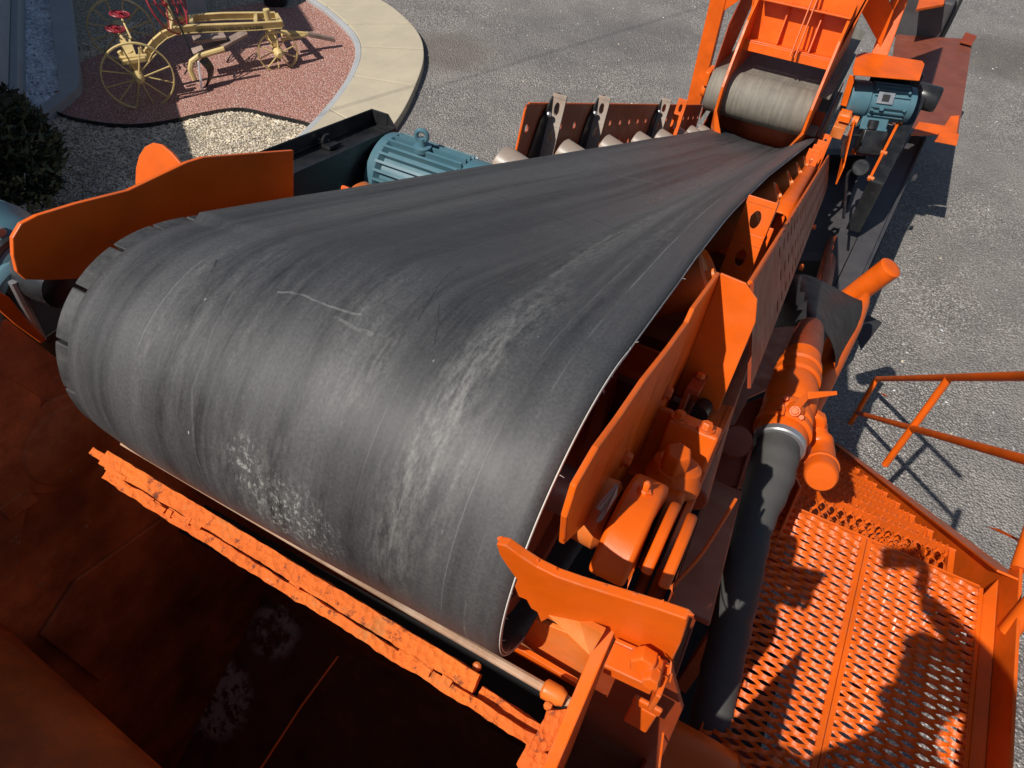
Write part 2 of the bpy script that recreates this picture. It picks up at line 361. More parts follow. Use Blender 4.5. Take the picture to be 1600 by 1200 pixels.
def yard_patch(t, k):
    def spot(x, y, r, c, amt, k):
        mp = t.map(t.coord(), (1 / r, 1 / r, 0), loc=(-x / r, -y / r, 0)); g = t.n('TexGradient', gradient_type='SPHERICAL'); t.l(mp, g.inputs[0])
        f = t.math('MULTIPLY', t.ramp(t.math('MULTIPLY', g.outputs['Fac'], t.math('ADD', t.noise(3, 6, .65), .5)), [(.12, 0), (.5, 1)]), amt, True); return t.mix(f, k, c)
    a = PZ(700, 82, 0); b = PZ(1570, 90, 0); c = PZ(1010, 60, 0); d = PZ(880, 60, 0); e = PZ(1590, 50, 0)
    mm = t.ramp(t.noise(1.5, 7, .68, None, .4), [(.42, 0), (.68, 1)]); k = t.mix(t.math('MULTIPLY', mm, .5), k, (.125, .115, .112)); k = t.mix(t.math('MULTIPLY', t.ramp(t.noise(.9, 6, .7, t.map(loc=(5, 9, 0))), [(.55, 0), (.75, 1)]), .35), k, (.42, .385, .35))
    k = spot(a.x, a.y, .9, (.15, .12, .095), .55, k); k = spot(b.x, b.y, 1.2, (.12, .10, .085), .6, k); k = spot(c.x, c.y, 1.2, (.11, .10, .10), .4, k); k = spot(d.x, d.y, 1.5, (.12, .115, .115), .3, k)
    return k
M['yard'] = stone('grey_crushed_stone', (.265, .242, .224), (.50, .46, .425), (.68, .63, .58), 50, .8, yard_patch, .018)
M['pink'] = stone('pink_crushed_brick', (.52, .23, .175), (.74, .40, .32), (.78, .58, .50), 52, .12, None, .014)
M['tan'] = stone('tan_pea_gravel', (.42, .345, .24), (.70, .61, .45), (.8, .75, .64), 40, .25, None, .02)
M['white_rock'] = stone('white_marble_chips', (.60, .62, .66), (.86, .88, .90), (.88, .88, .88), 22, .2, None, .03)
M['tan_stone'] = paint('tan_stone', (.62, .53, .39), .8, .3, .3, (.7, .62, .5), .4); M['tan_stone_pale'] = paint('pale_tan_stone', (.68, .61, .50), .8, .2)
M['tan_stone_dark'] = paint('brown_stone', (.30, .23, .17), .8, .3)
M['white_stone'] = paint('white_stone', (.85, .87, .90), .8, .15); M['white_stone_grey'] = paint('grey_white_stone', (.66, .69, .74), .8, .15)
def concrete(name, c, stain=.35):
    t = NT(name); n = t.noise(2.2, 8, .65); f = t.noise(90, 4, .6)
    k = t.mix(t.ramp(n, [(.3, 0), (.7, 1)]), tuple(x * .8 for x in c), c); k = t.mix(t.math('MULTIPLY', t.ramp(t.noise(7, 7, .7), [(.5, 0), (.75, 1)]), stain), k, tuple(x * .72 for x in c))
    k = t.mix(t.math('MULTIPLY', f, .25), k, tuple(x * .6 for x in c)); t.col(k); t.rough(.85); t.bump(f, .25, .003); return t.m
M['concrete'] = concrete('pale_concrete', (.52, .45, .33)); M['concrete_grey'] = concrete('grey_concrete', (.42, .43, .44)); M['wall'] = concrete('painted_house_wall', (.46, .48, .50), .1); M['boulder'] = concrete('pale_stone_block', (.5, .5, .48))
M['joint'] = paint('joint_sand', (.22, .2, .18), .9)
M['leaf'] = paint('dark_evergreen_needles', (.030, .042, .022), .75, .5, .3, (.06, .05, .03)); M['leaf2'] = paint('olive_evergreen_needles', (.055, .066, .035), .75, .4); M['stem'] = paint('brown_stem', (.06, .04, .03), .9)
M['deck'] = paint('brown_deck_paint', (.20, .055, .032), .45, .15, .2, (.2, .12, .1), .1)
# ------------------------------------------------------------------ ground, kerbs, beds
def flat(name, pts, mat, z=0.0, th=.0, kind='structure', bevel=0, parent=None):
    mb = MB(); pts = [V((p[0], p[1], z)) for p in pts]
    if th: mb.prism(pts, (0, 0, th))
    else:
        ar = sum(pts[i].x * pts[(i + 1) % len(pts)].y - pts[(i + 1) % len(pts)].x * pts[i].y for i in range(len(pts)))
        mb.add(pts if ar > 0 else pts[::-1], [list(range(len(pts)))])
    return obj(name, mb, mat, parent, bevel, kind=kind)
flat('gravel_yard', [(-150, -150), (150, -150), (150, 150), (-150, 150)], M['yard'])
G = lambda u, v, z=0: PZ(u, v, z)
def smooth_path(pts, n=6):
    out = []
    for i in range(len(pts) - 1):
        p0 = pts[max(i - 1, 0)]; p1 = pts[i]; p2 = pts[i + 1]; p3 = pts[min(i + 2, len(pts) - 1)]
        for k in range(n):
            t = k / n; out.append(.5 * ((2 * p1) + (p2 - p0) * t + (2 * p0 - 5 * p1 + 4 * p2 - p3) * t * t + (3 * p1 - p0 - 3 * p2 + p3) * t ** 3))
    out.append(pts[-1]); return out
# curved concrete walk with its slabs
inn = smooth_path([G(u, v) for u, v in ((400, -70), (484, 0), (520, 26), (557, 62), (566, 92), (556, 126), (533, 163), (497, 205), (440, 262), (370, 330))], 8)
out = smooth_path([G(u, v) for u, v in ((500, -70), (580, -2), (620, 26), (654, 62), (663, 98), (652, 140), (624, 196), (570, 262), (510, 330), (450, 390))], 8)
pav = thing('pavement', None, None, (-6.5, 8, 0), kind='structure'); pav['label'] = 'curved pale concrete pavement between red gravel bed and grey yard'
cuts = [0, 6, 14, 21, 30, 41, 52, 72]; cuts = [c for c in cuts if c < len(inn) - 1] + [len(inn) - 1]
for a, b in zip(cuts[:-1], cuts[1:]):
    I = [V((p.x, p.y, -.05)) for p in inn[a:b + 1]]; Q = [V((p.x, p.y, -.05)) for p in out[a:b + 1]]
    I = [p for p in I]; g = .012
    d0 = (I[1] - I[0]).normalized() * g; d1 = (I[-1] - I[-2]).normalized() * g; e0 = (Q[1] - Q[0]).normalized() * g; e1 = (Q[-1] - Q[-2]).normalized() * g
    I[0] = I[0] + d0; I[-1] = I[-1] - d1; Q[0] = Q[0] + e0; Q[-1] = Q[-1] - e1
    hv = V((0, 0, .16)); m = MB()
    m.prism(I + Q[::-1], hv); obj('slab', m, M['concrete'], pav, .012)
    m = MB(); R_ = [i + (o_ - i) * .09 for i, o_ in zip(I, Q)]
m = MB(); m.prism([V((p.x, p.y, -.04)) for p in [i + (o_ - i) * .012 for i, o_ in zip(inn, out)]] + [V((p.x, p.y, -.04)) for p in [o_ + (i - o_) * .012 for i, o_ in zip(inn, out)]][::-1], (0, 0, .13)); obj('joint', m, M['joint'], pav)
m = MB(); m.prism([V((p.x, p.y, -.04)) for p in [i - (o_ - i) * .10 for i, o_ in zip(inn, out)]] + [V((p.x, p.y, -.04)) for p in [i - (o_ - i) * .004 for i, o_ in zip(inn, out)]][::-1], (0, 0, .135)); obj('inner_edging', m, M['concrete_grey'], pav, .01)
# red crushed bed: outline up to the walk
wav = smooth_path([G(u, v) for u, v in ((85, 180), (130, 194), (200, 202), (262, 196), (320, 183), (375, 176), (425, 186), (470, 196), (490, 203))], 6)
bed_in = [p for p in inn if G(484, 0).y + 30 > p.y]
back = smooth_path([G(u, v) for u, v in ((484, 2), (450, 16), (400, 8), (300, 30), (190, 75), (126, 102), (90, 140), (85, 180))], 5)
k0 = min(range(len(inn)), key=lambda i: (inn[i] - G(484, 0)).length); k1 = min(range(len(inn)), key=lambda i: (inn[i] - G(497, 205)).length)
red_out = wav + inn[k0:k1 + 1][::-1] + back[1:-1]
flat('red_gravel_bed', red_out, M['pink'], .03)
# tan pea gravel round the red bed
tan = [G(u, v) for u, v in ((-350, 330), (-150, 420), (40, 620), (400, 420), (520, 250))] + inn[k0 - 8 if k0 > 8 else 0:k1 + 6][::-1] + [G(u, v) for u, v in ((380, -60), (200, -120), (60, -60), (0, 100), (-100, 210))]
flat('tan_gravel_bed', tan, M['tan'], .012)
# dark steel edging strip along the wavy line
m = MB()
for a, b in zip(wav[:-1], wav[1:]): m.prism([a + V((0, 0, -.03)), b + V((0, 0, -.03)), b + V((.006, .009, -.03)), a + V((.006, .009, -.03))], (0, 0, .10))
e = obj('bed_edging', m, M['black']); tag(e, 'thin dark wavy edging strip between red bed and tan gravel', 'edging')
# white rock bed and its grey kerb beside the house
kerb_in = [G(u, v) for u, v in ((62, -80), (79, -10), (90, 70), (99, 150), (94, 162), (56, 190), (-40, 245))]
kerb_out = [G(u, v) for u, v in ((96, -80), (112, -10), (122, 70), (130, 132), (122, 158), (64, 203), (-30, 275))]
m = MB(); ki = smooth_path(kerb_in, 5); ko = smooth_path(kerb_out, 5)
m.prism([p + V((0, 0, -.05)) for p in ki] + [p + V((0, 0, -.05)) for p in ko][::-1], (0, 0, .19))
e = obj('garden_kerb', m, M['concrete_grey'], None, .02); tag(e, 'smooth grey concrete kerb bending round the white rock bed', 'kerb')
white = ki + [G(u, v) for u, v in ((-60, 260), (-80, 200), (0, 170), (20, 0), (30, -90))]
flat('white_rock_bed', white, M['white_rock'], .02)
# loose stones lying on the beds
def inside(p, poly):
    c = False; n = len(poly)
    for i in range(n):
        a, b = poly[i], poly[(i + 1) % n]
        if (a.y > p[1]) != (b.y > p[1]) and p[0] < (b.x - a.x) * (p[1] - a.y) / (b.y - a.y) + a.x: c = not c
    return c
def scatter(name, label_m, poly, holes_, n, r0, r1, mats, z, seed, box=None):
    rnd = random.Random(seed); xs = [p.x for p in poly]; ys = [p.y for p in poly]
    bx = box or (min(xs), max(xs), min(ys), max(ys)); vs = []; fs = []; mi = []; c = 0; tries = 0
    octa = [(1, 0, 0), (-1, 0, 0), (0, 1, 0), (0, -1, 0), (0, 0, 1), (0, 0, -1)]; of = [(0, 2, 4), (2, 1, 4), (1, 3, 4), (3, 0, 4), (2, 0, 5), (1, 2, 5), (3, 1, 5), (0, 3, 5)]
    while c < n and tries < n * 8:
        tries += 1; x = rnd.uniform(bx[0], bx[1]); y = rnd.uniform(bx[2], bx[3])
        if not inside((x, y), poly) or any(inside((x, y), h) for h in holes_): continue
        r = rnd.uniform(r0, r1); a = rnd.uniform(0, 6.28); ca, sa = math.cos(a), math.sin(a); sx, sy, sz = r * rnd.uniform(.8, 1.3), r * rnd.uniform(.6, 1), r * rnd.uniform(.45, .8); k = len(vs); tx = rnd.uniform(-.5, .5)
        for (px, py, pz) in octa:
            j = [rnd.uniform(-.28, .28) for _ in range(3)]; X, Y, Z = (px + j[0]) * sx, (py + j[1]) * sy, (pz + j[2]) * sz + tx * px * sx
            vs.append((x + X * ca - Y * sa, y + X * sa + Y * ca, z + sz * .3 + Z))
        fs += [(k + a_, k + b_, k + c_) for a_, b_, c_ in of]; mi += [rnd.choices(range(len(mats)), [m_[1] for m_ in mats])[0]] * 8; c += 1
    me = bpy.data.meshes.new(name); me.from_pydata(vs, [], fs); me.update()
    for m_ in mats: me.materials.append(m_[0])
    me.polygons.foreach_set('material_index', mi)
    o = bpy.data.objects.new(name, me); COL.objects.link(o); o['kind'] = 'stuff'; o['label'] = label_m; o['category'] = 'gravel'; return o
scatter('white_rock', 'angular white rocks filling the kerbed bed by the house', white, [], 5200, .018, .038, [(M['white_stone'], 3), (M['white_stone_grey'], 2)], .02, 1)
tbox = (-10.5, -4.4, 3.2, 7.6)
scatter('tan_gravel', 'tan pea gravel strewn round the red bed', tan, [red_out, ki + ko[::-1], white], 24000, .010, .022, [(M['tan_stone'], 5), (M['tan_stone_pale'], 3), (M['tan_stone_dark'], 2)], .012, 2, tbox)
o_ = scatter('loose_stone', 'pale loose stones strewn over the grey gravel yard', [V((-7, 1, 0)), V((6, 1, 0)), V((9, 22, 0)), V((-8, 22, 0))], [out + [V((-12, 3, 0)), V((-12, 16, 0))], tan], 2600, .006, .017, [(M['white_stone_grey'], 3), (M['tan_stone'], 2), (M['concrete_grey'], 5)], .0, 6)
# ------------------------------------------------------------------ house beside the garden, whose shade lies over the beds
HD = V((.795, -.606, 0)); HN = V((.606, .795, 0)); hb = G(0, 170)
house = thing('house', 'grey rendered house wall rising at the far left edge beside white rocks', 'house', (hb.x - .2, hb.y - .2, 0))
E0 = V((-9.6, 4.65, 0)) - HN * .02
def wallbox(a, b, h, dep, nm, mat): m = MB(); m.prism([a, b, b - HN * dep, a - HN * dep], (0, 0, h)); return obj(nm, m, mat, house, .01)
wallbox(E0 - HD * 14, E0, 5.0, 6, 'wall', M['wall'])
m = MB(); m.prism([E0 - HD * 14.2 + HN * .05 + EZ * 5.003, E0 + HD * .05 + HN * .05 + EZ * 5.003, E0 + HD * .05 - HN * 6.2 + EZ * 5.003, E0 - HD * 14.2 - HN * 6.2 + EZ * 5.003], (0, 0, .16)); obj('roof', m, M['charcoal'], house, .01)
wallbox(E0 + HD * .004, E0 + HD * 3.3, 2.42, 5, 'side_wing', M['wall'])
m = MB(); m.prism([E0 - HD * 14 + HN * .003 + EZ * .02, E0 + HD * 3 + HN * .003 + EZ * .02, E0 + HD * 3 + HN * .12 + EZ * .02, E0 - HD * 14 + HN * .12 + EZ * .02], (0, 0, .22)); obj('plinth', m, M['concrete_grey'], house, .02)
# ------------------------------------------------------------------ evergreen shrub in front of the house
def shrub(name, label, base, rx, rz, n, seed, lean=V((0, 0, 0)), mats=('leaf', 'leaf2')):
    rnd = random.Random(seed); t = thing(name, label, 'shrub', base)
    m = MB()
    for k in range(9):
        a = rnd.uniform(0, 6.28); tip = V((math.cos(a) * rx * .6, math.sin(a) * rx * .6, rz * rnd.uniform(.5, 1.1))); m.tube([V(base), V(base) + tip * .5 + V((0, 0, .08)), V(base) + tip], [.03, .018, .006], 6)
    obj('stem', m, M['stem'], t)
    for part, mat, cnt in (('foliage', mats[0], n), ('new_growth', mats[1], n // 2)):
        vs = []; fs = []
        tufts = [(rnd.uniform(0, 6.28), rnd.random() ** .4, rnd.uniform(-.15, 1)) for _ in range(150)]
        for _ in range(cnt):
            a, rr, hh = rnd.choice(tufts); R_ = rx * rr * math.sqrt(max(.05, 1 - max(0, hh) ** 2 * .8))
            c = V((math.cos(a) * R_, math.sin(a) * R_, rz * .55 + hh * rz * .75)) + V([rnd.gauss(0, .05) for _ in range(3)])
            d = (V([rnd.gauss(0, .6) for _ in range(3)]) + V((math.cos(a), math.sin(a), .7))).normalized(); L = rnd.uniform(.04, .10); sd = d.orthogonal(); sd.rotate(Matrix.Rotation(rnd.uniform(0, 6.28), 3, d)); sd = sd * L * .22; k = len(vs); p = V(base) + c
            vs += [p - sd, p + sd, p + d * L + sd * .3, p + d * L - sd * .3]; fs.append((k, k + 1, k + 2, k + 3))
        mb = MB(); mb.add(vs, fs); obj(part, mb, M[mat], t, kind='stuff')
    return t
shrub('evergreen_shrub', 'dark evergreen shrub in shade at the left edge below the white rocks', G(20, 330), .72, .95, 15000, 4)
# ------------------------------------------------------------------ small things at the back of the garden
p = G(432, 8); t = thing('planter_tub', 'black round planter tub at the top edge by the pavement', 'planter', p)
m = MB(); m.lathe(p, p + EZ, [(0, .16), (.05, .19), (.3, .23), (.32, .25), (.36, .25), (.36, .22), (.30, .20)], 24); obj('tub', m, M['black'], t)
m = MB(); m.cyl(p + EZ * .27, p + EZ * .3, .2, 20); obj('soil', m, M['stem'], t)
p = G(302, 12); m = grid_box(p + V((-.3, .2, .1)), p + V((.3, -.22, .1)), V((.22, .28, 0)), V((0, 0, .3)), 10, 6, 5); m.lump(.04, 3, 2); tag(obj('stone_block', m, M['boulder']), 'pale rough stone block behind the yellow grader', 'stone')
p = G(20, -8); m = grid_box(p + V((-.5, .3, .25)), p + V((.3, -.25, .25)), V((.3, .4, 0)), V((0, 0, .5)), 8, 6, 5); m.lump(.06, 3, 5); tag(obj('dark_boulder', m, M['charcoal']), 'dark boulder at the top left corner on the white rocks', 'boulder')
# overhead wire whose thin shade crosses the walk
a = PZ(540, 178, 0) - SUN * (9.5 / .7699); b = PZ(760, 112, 0) - SUN * (9.5 / .7699); d = (b - a)
m = MB(); m.tube([a - d * 6 + EZ * .5, a, b, b + d * 6 + EZ * .5], .009, 8); tag(obj('overhead_cable', m, M['black']), 'overhead cable whose thin shade crosses the pale pavement', 'cable')
# ------------------------------------------------------------------ antique pull grader in the garden
GO = PZ(216, 120, .41); GO = V((GO.x, GO.y, 0)); ga = (PZ(190, 47, .41) - PZ(216, 120, .41)); ga.z = 0; gl = ga.length; ga.normalize(); gh = V((-ga.y, ga.x, 0)); gh = gh if gh.y > 0 else -gh
gr = thing('antique_road_grader', 'yellow antique pull grader with spoked wheels on red gravel', 'grader', GO)
def PA(u, v, off): return PP(u, v, GO + ga * off, ga)
def wheel(c, ax, R, ns, wid, nm='wheel'):
    m = MB(); seg = 40; a, b = c - ax * wid / 2, c + ax * wid / 2
    m.lathe(a, b, [(0, R - .016), (0, R), (wid, R), (wid, R - .016), (0, R - .016)], seg, False); rim = obj(nm, m, M['yellow'], gr)
    m = MB(); m.lathe(c - ax * .13, c + ax * .13, [(0, .035), (.02, .05), (.09, .07), (.17, .07), (.24, .05), (.26, .035)], 16); obj('hub', m, M['yellow'], rim)
    for k in range(ns):
        q = 2 * math.pi * (k + .3) / ns; u = gh * math.cos(q) + EZ * math.sin(q); m = MB()
        o_ = ax * (.05 if k % 2 else -.05); m.tube([c + o_ + u * .05, c + u * (R - .015)], .0095, 6); obj('spoke', m, M['yellow'], rim)
    return rim
wheel(GO + EZ * .41, ga, .425, 12, .042); wheel(GO + ga * gl + EZ * .41, ga, .425, 12, .042)
F0 = PZ(434, 81, .26); F0 = V((F0.x, F0.y, .26)); fo = (F0 - GO).dot(ga)
wheel(F0, ga, .28, 10, .04)
m = MB(); m.tube([GO + EZ * .41 - ga * .1, GO + EZ * .41 + ga * (gl + .1)], .03, 10)
m.bar(GO + EZ * .52 + ga * .1, GO + EZ * .52 + ga * (gl - .1), EZ * .12, gh * .14); obj('rear_axle', m, M['yellow'], gr, .006)
m = MB(); m.tube([F0 - ga * .06, F0 + ga * .45], .025, 10); m.tube([F0 + ga * .2, F0 + ga * .2 + EZ * .5], .045, 12); m.bar(F0 - ga * .02 + EZ * .12, F0 + ga * .42 + EZ * .12, gh * .08, EZ * .08); obj('front_axle', m, M['yellow'], gr, .005)
def beam(off, pts, h=.085, wd=.055):
    P = [PA(u, v, off) for u, v in pts]; m = MB()
    for k, th_ in ((0, .014), (1, .014)):
        pass
    for a, b in zip(P[:-1], P[1:]):
        d = (b - a).normalized(); up = ga.cross(d).normalized(); up = up if up.z > 0 or abs(up.z) < .2 else -up
        if up.dot(EZ) < -.1: up = -up
        m.bar(a, b, ga * .014, up * h); m.bar(a + up * h / 2, b + up * h / 2, ga * wd, up * .014); m.bar(a - up * h / 2, b - up * h / 2, ga * wd, up * .014)
    return obj('frame_beam', m, M['yellow'], gr, .004)
nb = [(226, 92), (232, 80), (243, 66), (256, 55), (272, 48), (300, 45), (350, 43), (400, 41), (440, 38)]
beam(.35, nb); beam(1.15, [(248, 60), (258, 45), (275, 33), (300, 28), (350, 25), (430, 24)], .08)
# lettering on the near beam
def text(body, size, mat, parent, mtx, extr=.002):
    cu = bpy.data.curves.new('lettering', 'FONT'); cu.body = body; cu.size = size; cu.extrude = extr; cu.align_x = 'LEFT'
    to = bpy.data.objects.new('lettering', cu); COL.objects.link(to); dg = bpy.context.evaluated_depsgraph_get(); me = bpy.data.meshes.new_from_object(to.evaluated_get(dg)); bpy.data.objects.remove(to)
    me.transform(mtx); me.transform(Matrix.Translation(-wpos(parent))); me.materials.clear(); me.materials.append(mat)
    o = bpy.data.objects.new('lettering', me); COL.objects.link(o); o.parent = parent; return o
a = PA(305, 46, .335); b = PA(386, 43, .335); d = (b - a).normalized(); up = d.cross(ga); up = up if up.z > 0 else -up; nn = d.cross(up)
mt = Matrix((d, up, nn)).transposed().to_4x4(); mt.translation = a - up * .035 + nn * .006
text('WESTERN WHEELED SCRAPER', .064, M['text'], gr, mt)
# cross members, wood deck, blade and circle
m = MB(); 
for u1, u2 in (((300, 45), (300, 28)), ((400, 41), (400, 25)), ((440, 38), (432, 24))): m.bar(PA(*u1, .35), PA(*u2, 1.15), EZ * .07, gh * .05)
obj('cross_member', m, M['yellow'], gr, .004)
for k, (s0, s1) in enumerate((((302, 62), (352, 56)), ((300, 82), (360, 63)), ((345, 72), (385, 50)))):
    a = PA(*s0, .55); b = PA(*s1, .6); m = MB(); m.bar(a, b, ga * .18, V((0, 0, .04))); obj('footboard', m, M['wood'], gr, .006)
a = PA(296, 92, .2); b = PA(303, 124, .0)
m = MB(); m.tube([PA(u, v, .2) for u, v in ((350, 76), (330, 82), (310, 88), (299, 96), (297, 108), (304, 124))], .035, 8); obj('draft_bar', m, M['yellow'], gr)
m = MB(); q0 = PA(311, 96, .12); q1 = PA(317, 140, .12); prof = []
for k in range(7):
    t_ = k / 6; prof.append(q0 + (q1 - q0) * t_ + gh * (.09 * math.sin(t_ * 3.14)))
wv = ga * 1.1 + gh * .55
wv = ga * .12 + gh * .10
for i in range(6): m.prism([prof[i], prof[i + 1], prof[i + 1] + wv, prof[i] + wv], gh * .012 + ga * .03)
obj('blade', m, M['black'], gr)
m = MB(); m.bar(q0 - gh * .01, q1 - gh * .01, ga * .03, gh * .02); obj('blade_edge', m, M['white_stone'], gr)
# levers and big control wheels
def handwheel(c, nrm, R, nm='hand_wheel'):
    m = MB(); m.torus(c, nrm, R, .012, 32, 6); m.torus(c, nrm, R * .55, .008, 24, 6); n_ = V(nrm).normalized(); u = n_.orthogonal().normalized(); w_ = n_.cross(u)
    for k in range(6):
        q = k * math.pi / 3; m.tube([c, c + (u * math.cos(q) + w_ * math.sin(q)) * R], .008, 6)
    m.cyl(c - n_ * .03, c + n_ * .03, .03, 12); return obj(nm, m, M['red'], gr)
c1 = PA(259, 6, .5); handwheel(c1, (gh * .75 - ga * .45 + EZ * .35), .36); c2 = PA(262, -6, 1.0); handwheel(c2, (gh * .75 - ga * .45 + EZ * .35), .34)
m = MB(); m.tube([c1, PA(267, 22, .45), PA(266, 50, .4)], .02, 8); m.tube([PA(262, 2, .5), PA(270, 30, .42), PA(266, 48, .36)], .018, 8); m.tube([PA(258, -8, .5), PA(262, 10, .5)], [.03, .03], 8); m.bar(PA(260, 24, .45), PA(272, 28, .45), EZ * .05, ga * .05); obj('control_post', m, M['yellow'], gr)
m = MB(); m.tube([PA(262, 0, .3), PA(290, 60, .2), PA(302, 88, .12)], .012, 8); obj('lift_rod', m, M['black'], gr)
for (u, v) in ((187, 22), (180, 45)):
    c = PA(u, v, .85); handwheel(c, EZ + gh * .2, .115); m = MB(); m.tube([c, PA(u + 18, v + 38 if v < 30 else v + 22, .6)], .012, 6); obj('wheel_rod', m, M['yellow'], gr)
m = MB(); m.lathe(PA(205, 92, .35), PA(205, 92, .35) + EZ * .1, [(0, .05), (.05, .06), (.1, .05)], 12)
m.bar(PA(186, 92, .15), PA(230, 88, .15), ga * .06, EZ * .05); m.bar(PA(190, 98, .1), PA(228, 92, .1), ga * .05, EZ * .05); m.tube([PA(186, 80, .2), PA(196, 94, .2)], .03, 8); m.tube([PA(218, 74, .25), PA(226, 90, .25)], .025, 8); obj('rear_carriage', m, M['yellow'], gr, .004)
m = MB(); a = PA(440, 52, fo + .35); b = PA(482, 53, fo + .35); m.tube([a, b], [.05, .03], 8); m.tube([PA(440, 62, fo + .2), PA(477, 56, fo + .3)], [.02, .02], 6); obj('tongue_fork', m, M['yellow'], gr)
m = MB(); m.bar(PA(480, 53, fo + .35), PA(523, 62, fo + .35), ga * .07, EZ * .06); obj('tongue', m, M['wood'], gr, .008)
# ------------------------------------------------------------------ main belt conveyor
conv = thing('belt_conveyor', 'long inclined black belt conveyor with orange frame running away from the camera', 'conveyor', C(-.65, 0, 0))
def lerp(tab, x):
    if x <= tab[0][0]: return tab[0][1]
    for (a, p), (b, q_) in zip(tab[:-1], tab[1:]):
        if x <= b: t = (x - a) / (b - a); return p + (q_ - p) * t
    return tab[-1][1]
nR = [(0, .306), (.24, .338), (.47, .365), (.85, .388), (1.3, .398), (2, .405), (4, .40), (7, .395)]
xR = [(0, XR), (.3, XR - .004), (1.0, XR - .022), (2, XR - .035), (7, XR - .045)]
nL = [(0, .237), (.3, .244), (1, .252), (7, .268)]; xL = [(0, -1.088), (.4, -1.075), (1, -1.06), (7, -1.045)]
nC = [(0, .306), (.3, .298), (.8, .278), (1.6, .255), (3, .240), (7, .225)]
def rL(a): return RP * (1 - .24 * max(0, math.cos(a)) ** 2 if abs(a) < math.pi / 2 else 1)
def sstep(t): t = max(0, min(1, t)); return t * t * (3 - 2 * t)
def belt_mesh():
    NU = 44; rows = []
    for k in range(22): rows.append(('b', 4.5 - 4.5 * k / 25))
    for k in range(1, 48): rows.append(('p', math.pi - math.pi * k / 48))
    for k in range(0, 97): rows.append(('t', 6.55 * (k / 96) ** 1.25))
    vs = []; uv = []
    for kind, q in rows:
        for j in range(NU + 1):
            u = j / NU
            if kind == 't':
                x0, x1 = lerp(xR, q), lerp(xL, q); x = x0 + (x1 - x0) * u; c = lerp(nC, q)
                wr = 1 - sstep(u / .36); z = sstep(q / 1.2); k_ = .42 + .20 * z; wl = sstep((u - k_) / (1 - k_)); n = c + (lerp(nR, q) - c) * wr + (lerp(nL, q) - c) * wl
                n += .0035 * noise.noise(V((u * 4, q * 1.3, 0))) * min(1, q * 3); vs.append(C(x, q, n)); uv.append((u, q))
            else:
                x = XR + (-1.088 - XR) * u; lift = .001 * math.sin(u * 9); crown = .006 * (1 - (2 * u - 1) ** 2) - .006 - .010 * max(0, u - .9) * 10 * .6
                if kind == 'p': r = RP + crown - (RP - rL(q)) * sstep((u - .42) / .58) - .0; vs.append(C(x, -r * math.sin(q), r * math.cos(q))); uv.append((u, -RP * q))
                else: vs.append(C(x, q, -RP - crown)); uv.append((u, -RP * math.pi - q))
    me = bpy.data.meshes.new('belt'); off = wpos(conv); R_ = len(rows); fs = []
    for i in range(R_ - 1):
        for j in range(NU):
            k = i * (NU + 1) + j; fs.append((k, k + 1, k + NU + 2, k + NU + 1))
    me.from_pydata([tuple(p - off) for p in vs], [], fs); me.update()
    L = me.uv_layers.new(name='UVMap')
    for lp in me.loops: L.data[lp.index].uv = uv[lp.vertex_index]
    me.polygons.foreach_set('use_smooth', [True] * len(fs)); me.materials.append(M['belt'])
    o = bpy.data.objects.new('belt', me); COL.objects.link(o); o.parent = conv
    sd = o.modifiers.new('thickness', 'SOLIDIFY'); sd.thickness = .012; sd.offset = -1
    # check which way the normals look; top faces must look up
    f = me.polygons[NU * 100]
    if f.normal.z < 0: me.flip_normals()
    return o, rows
belt_o, brows = belt_mesh()
# white ply threads showing along the right edge, with frayed ends
edge = []
for k in range(0, 49):
    q = math.pi - math.pi * k / 48; edge.append((-(RP - .012) * math.sin(q), (RP - .012) * math.cos(q), XR))
for k in range(0, 60):
    s_ = 5.5 * (k / 59) ** 1.3; edge.append((s_, lerp(nR, s_) - .0105, lerp(xR, s_)))
for dn in (.0046, .0086):
    m = MB(); pts = []
    for (s_, n_, x_) in edge:
        r_ = math.hypot(s_, n_) if s_ < 0 else 0
        if s_ < 0: kf = (.2965 - (dn - .0046) * 1.2) / (RP - .012); pts.append(C(x_ + .0016, s_ * kf, n_ * kf))
        else: pts.append(C(x_ + .0016, s_, n_ + .0095 - dn))
    m.tube(pts, .0013, 5); obj('edge_ply', m, M['thread'], belt_o)
m = MB(); rnd = random.Random(3)
for k in range(22):
    i = rnd.randrange(4, 75); (s_, n_, x_) = edge[i]; p = C(x_ + .001, s_ * .988 if s_ < 0 else s_, n_ * .988 if s_ < 0 else n_)
    d = (EX * rnd.uniform(.3, 1) + V([rnd.gauss(0, .6) for _ in range(3)])).normalized() * rnd.uniform(.004, .012); m.tube([p, p + d * .5 + EZ * .002, p + d], .0004, 4)
obj('frayed_threads', m, M['thread'], belt_o, kind='stuff')
